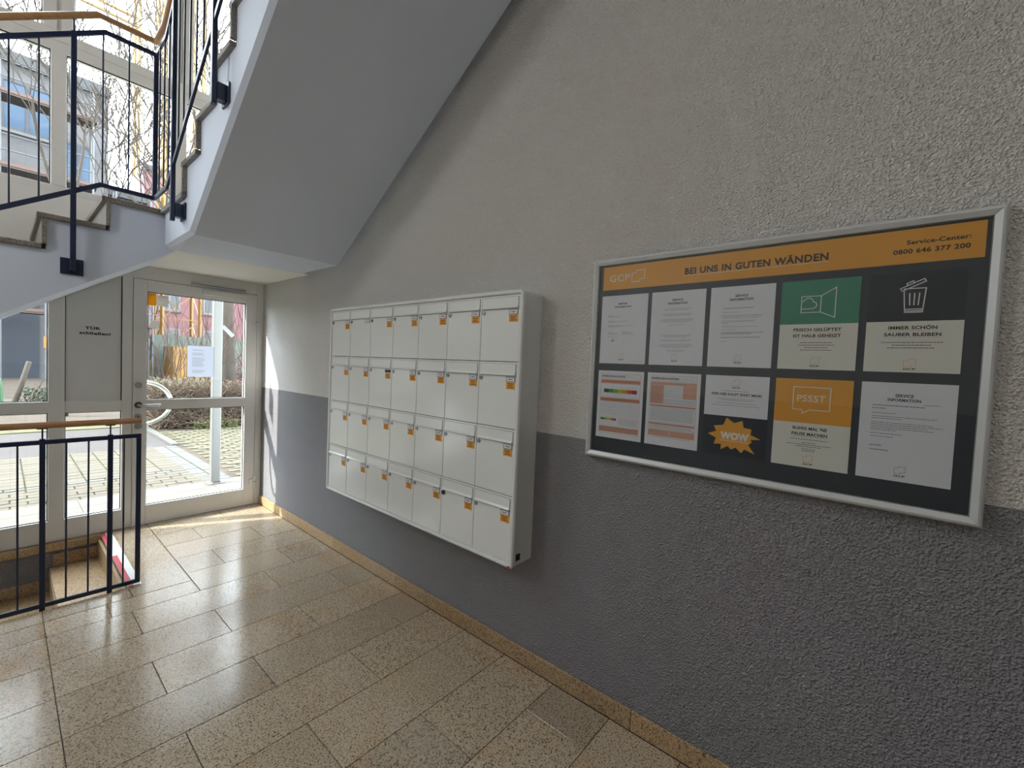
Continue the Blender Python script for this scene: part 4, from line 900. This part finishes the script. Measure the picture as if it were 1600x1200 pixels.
def scaffold(name, x0, x1, y, z0, levels, lift, label, bay=2.2):
    s_ = empty(name, ((x0+x1)/2, y, z0), label, 'scaffolding'); n = max(1, round((x1-x0)/bay)); top_ = z0+levels*lift+1.0
    for i in range(n+1):
        x = x0+(x1-x0)*i/n
        for dy in (0, -0.75): MB().tube([(x, y+dy, z0), (x, y+dy, top_)], 0.035, 6).build('standard_pole', SCAF, s_)
    for k in range(1, levels+1):
        z = z0+k*lift
        MB().box(x0-0.1, x1+0.1, y-0.78, y+0.03, z-0.06, z).build('deck', PLANK, s_)
        MB().box(x0-0.1, x1+0.1, y-0.81, y-0.785, z, z+0.10).build('toe_board', TOE, s_)
        for h_ in (0.5, 1.0): MB().tube([(x0-0.1, y-0.75, z+h_), (x1+0.1, y-0.75, z+h_)], 0.022, 5).build('guard_rail', SCAF, s_)
    for i in range(n):
        xa, xb = x0+(x1-x0)*i/n, x0+(x1-x0)*(i+1)/n
        if i % 2 == 0:
            for k in range(levels): MB().tube([(xa, y-0.75, z0+k*lift), (xb, y-0.75, z0+(k+1)*lift)], 0.02, 5).build('brace', SCAF, s_)
    return s_
scaffold('scaffold', -2.2, 2.2, GYB-1.0, g0, 4, 2.35, 'tall scaffolding in front of the pale apartment block')
scaffold('scaffold', 3.0, 4.2, GYB+0.4, g0, 3, 2.2, 'lower scaffolding in front of the white wing')
# scaffold stair tower with white zigzag stringers
tw = empty('scaffold_stair', (1.9, 21.6, g0), 'white zigzag scaffold stair seen through the left glazing', 'stair tower')
for k in range(3):
    z = g0+k*2.0
    for dz in (0, 0.9):
        MB().tube([(1.05, 21.6, z+0.1+dz), (1.55, 21.6, z+0.1+dz), (2.7, 21.6, z+1.7+dz)], 0.03, 5).build('stringer', COATED, tw)
for x in (1.0, 2.75): MB().tube([(x, 21.6, g0), (x, 21.6, g0+6.5)], 0.035, 6).build('tower_pole', SCAF, tw)
MB().box(0.95, 1.35, 21.53, 21.56, 1.45, 1.85).build('yellow_sign', YEL, tw)

def lattice(s_, a, b_, w_, n, name_leg='chord', m=YEL):                       # square lattice beam from a to b_
    a, b_ = Vector(a), Vector(b_); t = (b_-a).normalized(); u = t.orthogonal().normalized() if abs(t.z) < 0.9 else Vector((1, 0, 0)); v_ = t.cross(u)
    cs_ = [(u*i+v_*j)*w_/2 for i, j in ((1, 1), (-1, 1), (-1, -1), (1, -1))]
    for c in cs_: MB().tube([a+c, b_+c], 0.075*w_/1.6+0.02, 5).build(name_leg, m, s_)
    br = MB()
    for i in range(n):
        p0, p1 = a.lerp(b_, i/n), a.lerp(b_, (i+1)/n)
        for k in range(4):
            c0, c1 = cs_[k], cs_[(k+1) % 4]; br.tube([p0+c0, p1+c1], 0.035, 4); br.tube([p1+c0, p1+c1], 0.03, 4)
    br.build('lattice_bracing', m, s_)
c1 = empty('tower_crane', (6.5, 30.5, 0.3), 'nearer yellow tower crane whose lattice mast stands before the pink house', 'crane')
lattice(c1, (6.5, 30.5, 1.6), (6.5, 30.5, 31), 1.7, 17, 'mast_leg'); MB().box(5.0, 8.0, 29, 32, 0.3, 1.0).build('base_frame', YEL, c1); MB().box(5.3, 7.7, 29.3, 31.7, 1.0, 2.3).build('ballast', m_var('ballast_concrete', (0.081, 0.073, 0.060), 0.9), c1)
lattice(c1, (7.4, 30.5, 31), (40, 30.5, 31), 1.3, 14, 'jib_chord')
c2 = empty('tower_crane', (7.9, 46, 0.3), 'farther yellow tower crane with a jib crossing the stairwell window', 'crane')
lattice(c2, (7.9, 46, 0.3), (7.9, 46, 32), 1.8, 14, 'mast_leg'); lattice(c2, (7.0, 46, 28.2), (-16, 46, 28.2), 1.9, 12, 'jib_chord'); MB().box(8.9, 10.2, 45.2, 46.8, 25.0, 27.0).build('cab', YEL, c2)
ex = empty('site_container', (6.0, 24.5, 0.3), 'orange-yellow site container behind the shrubs', 'container')
MB().box(4.9, 7.2, 23.6, 25.4, 0.3, 1.75).build('container_body', YEL, ex)
for i in range(10): MB().box(4.95+i*0.225, 5.06+i*0.225, 23.55, 23.6, 0.4, 1.65).build('corrugation', YEL, ex)
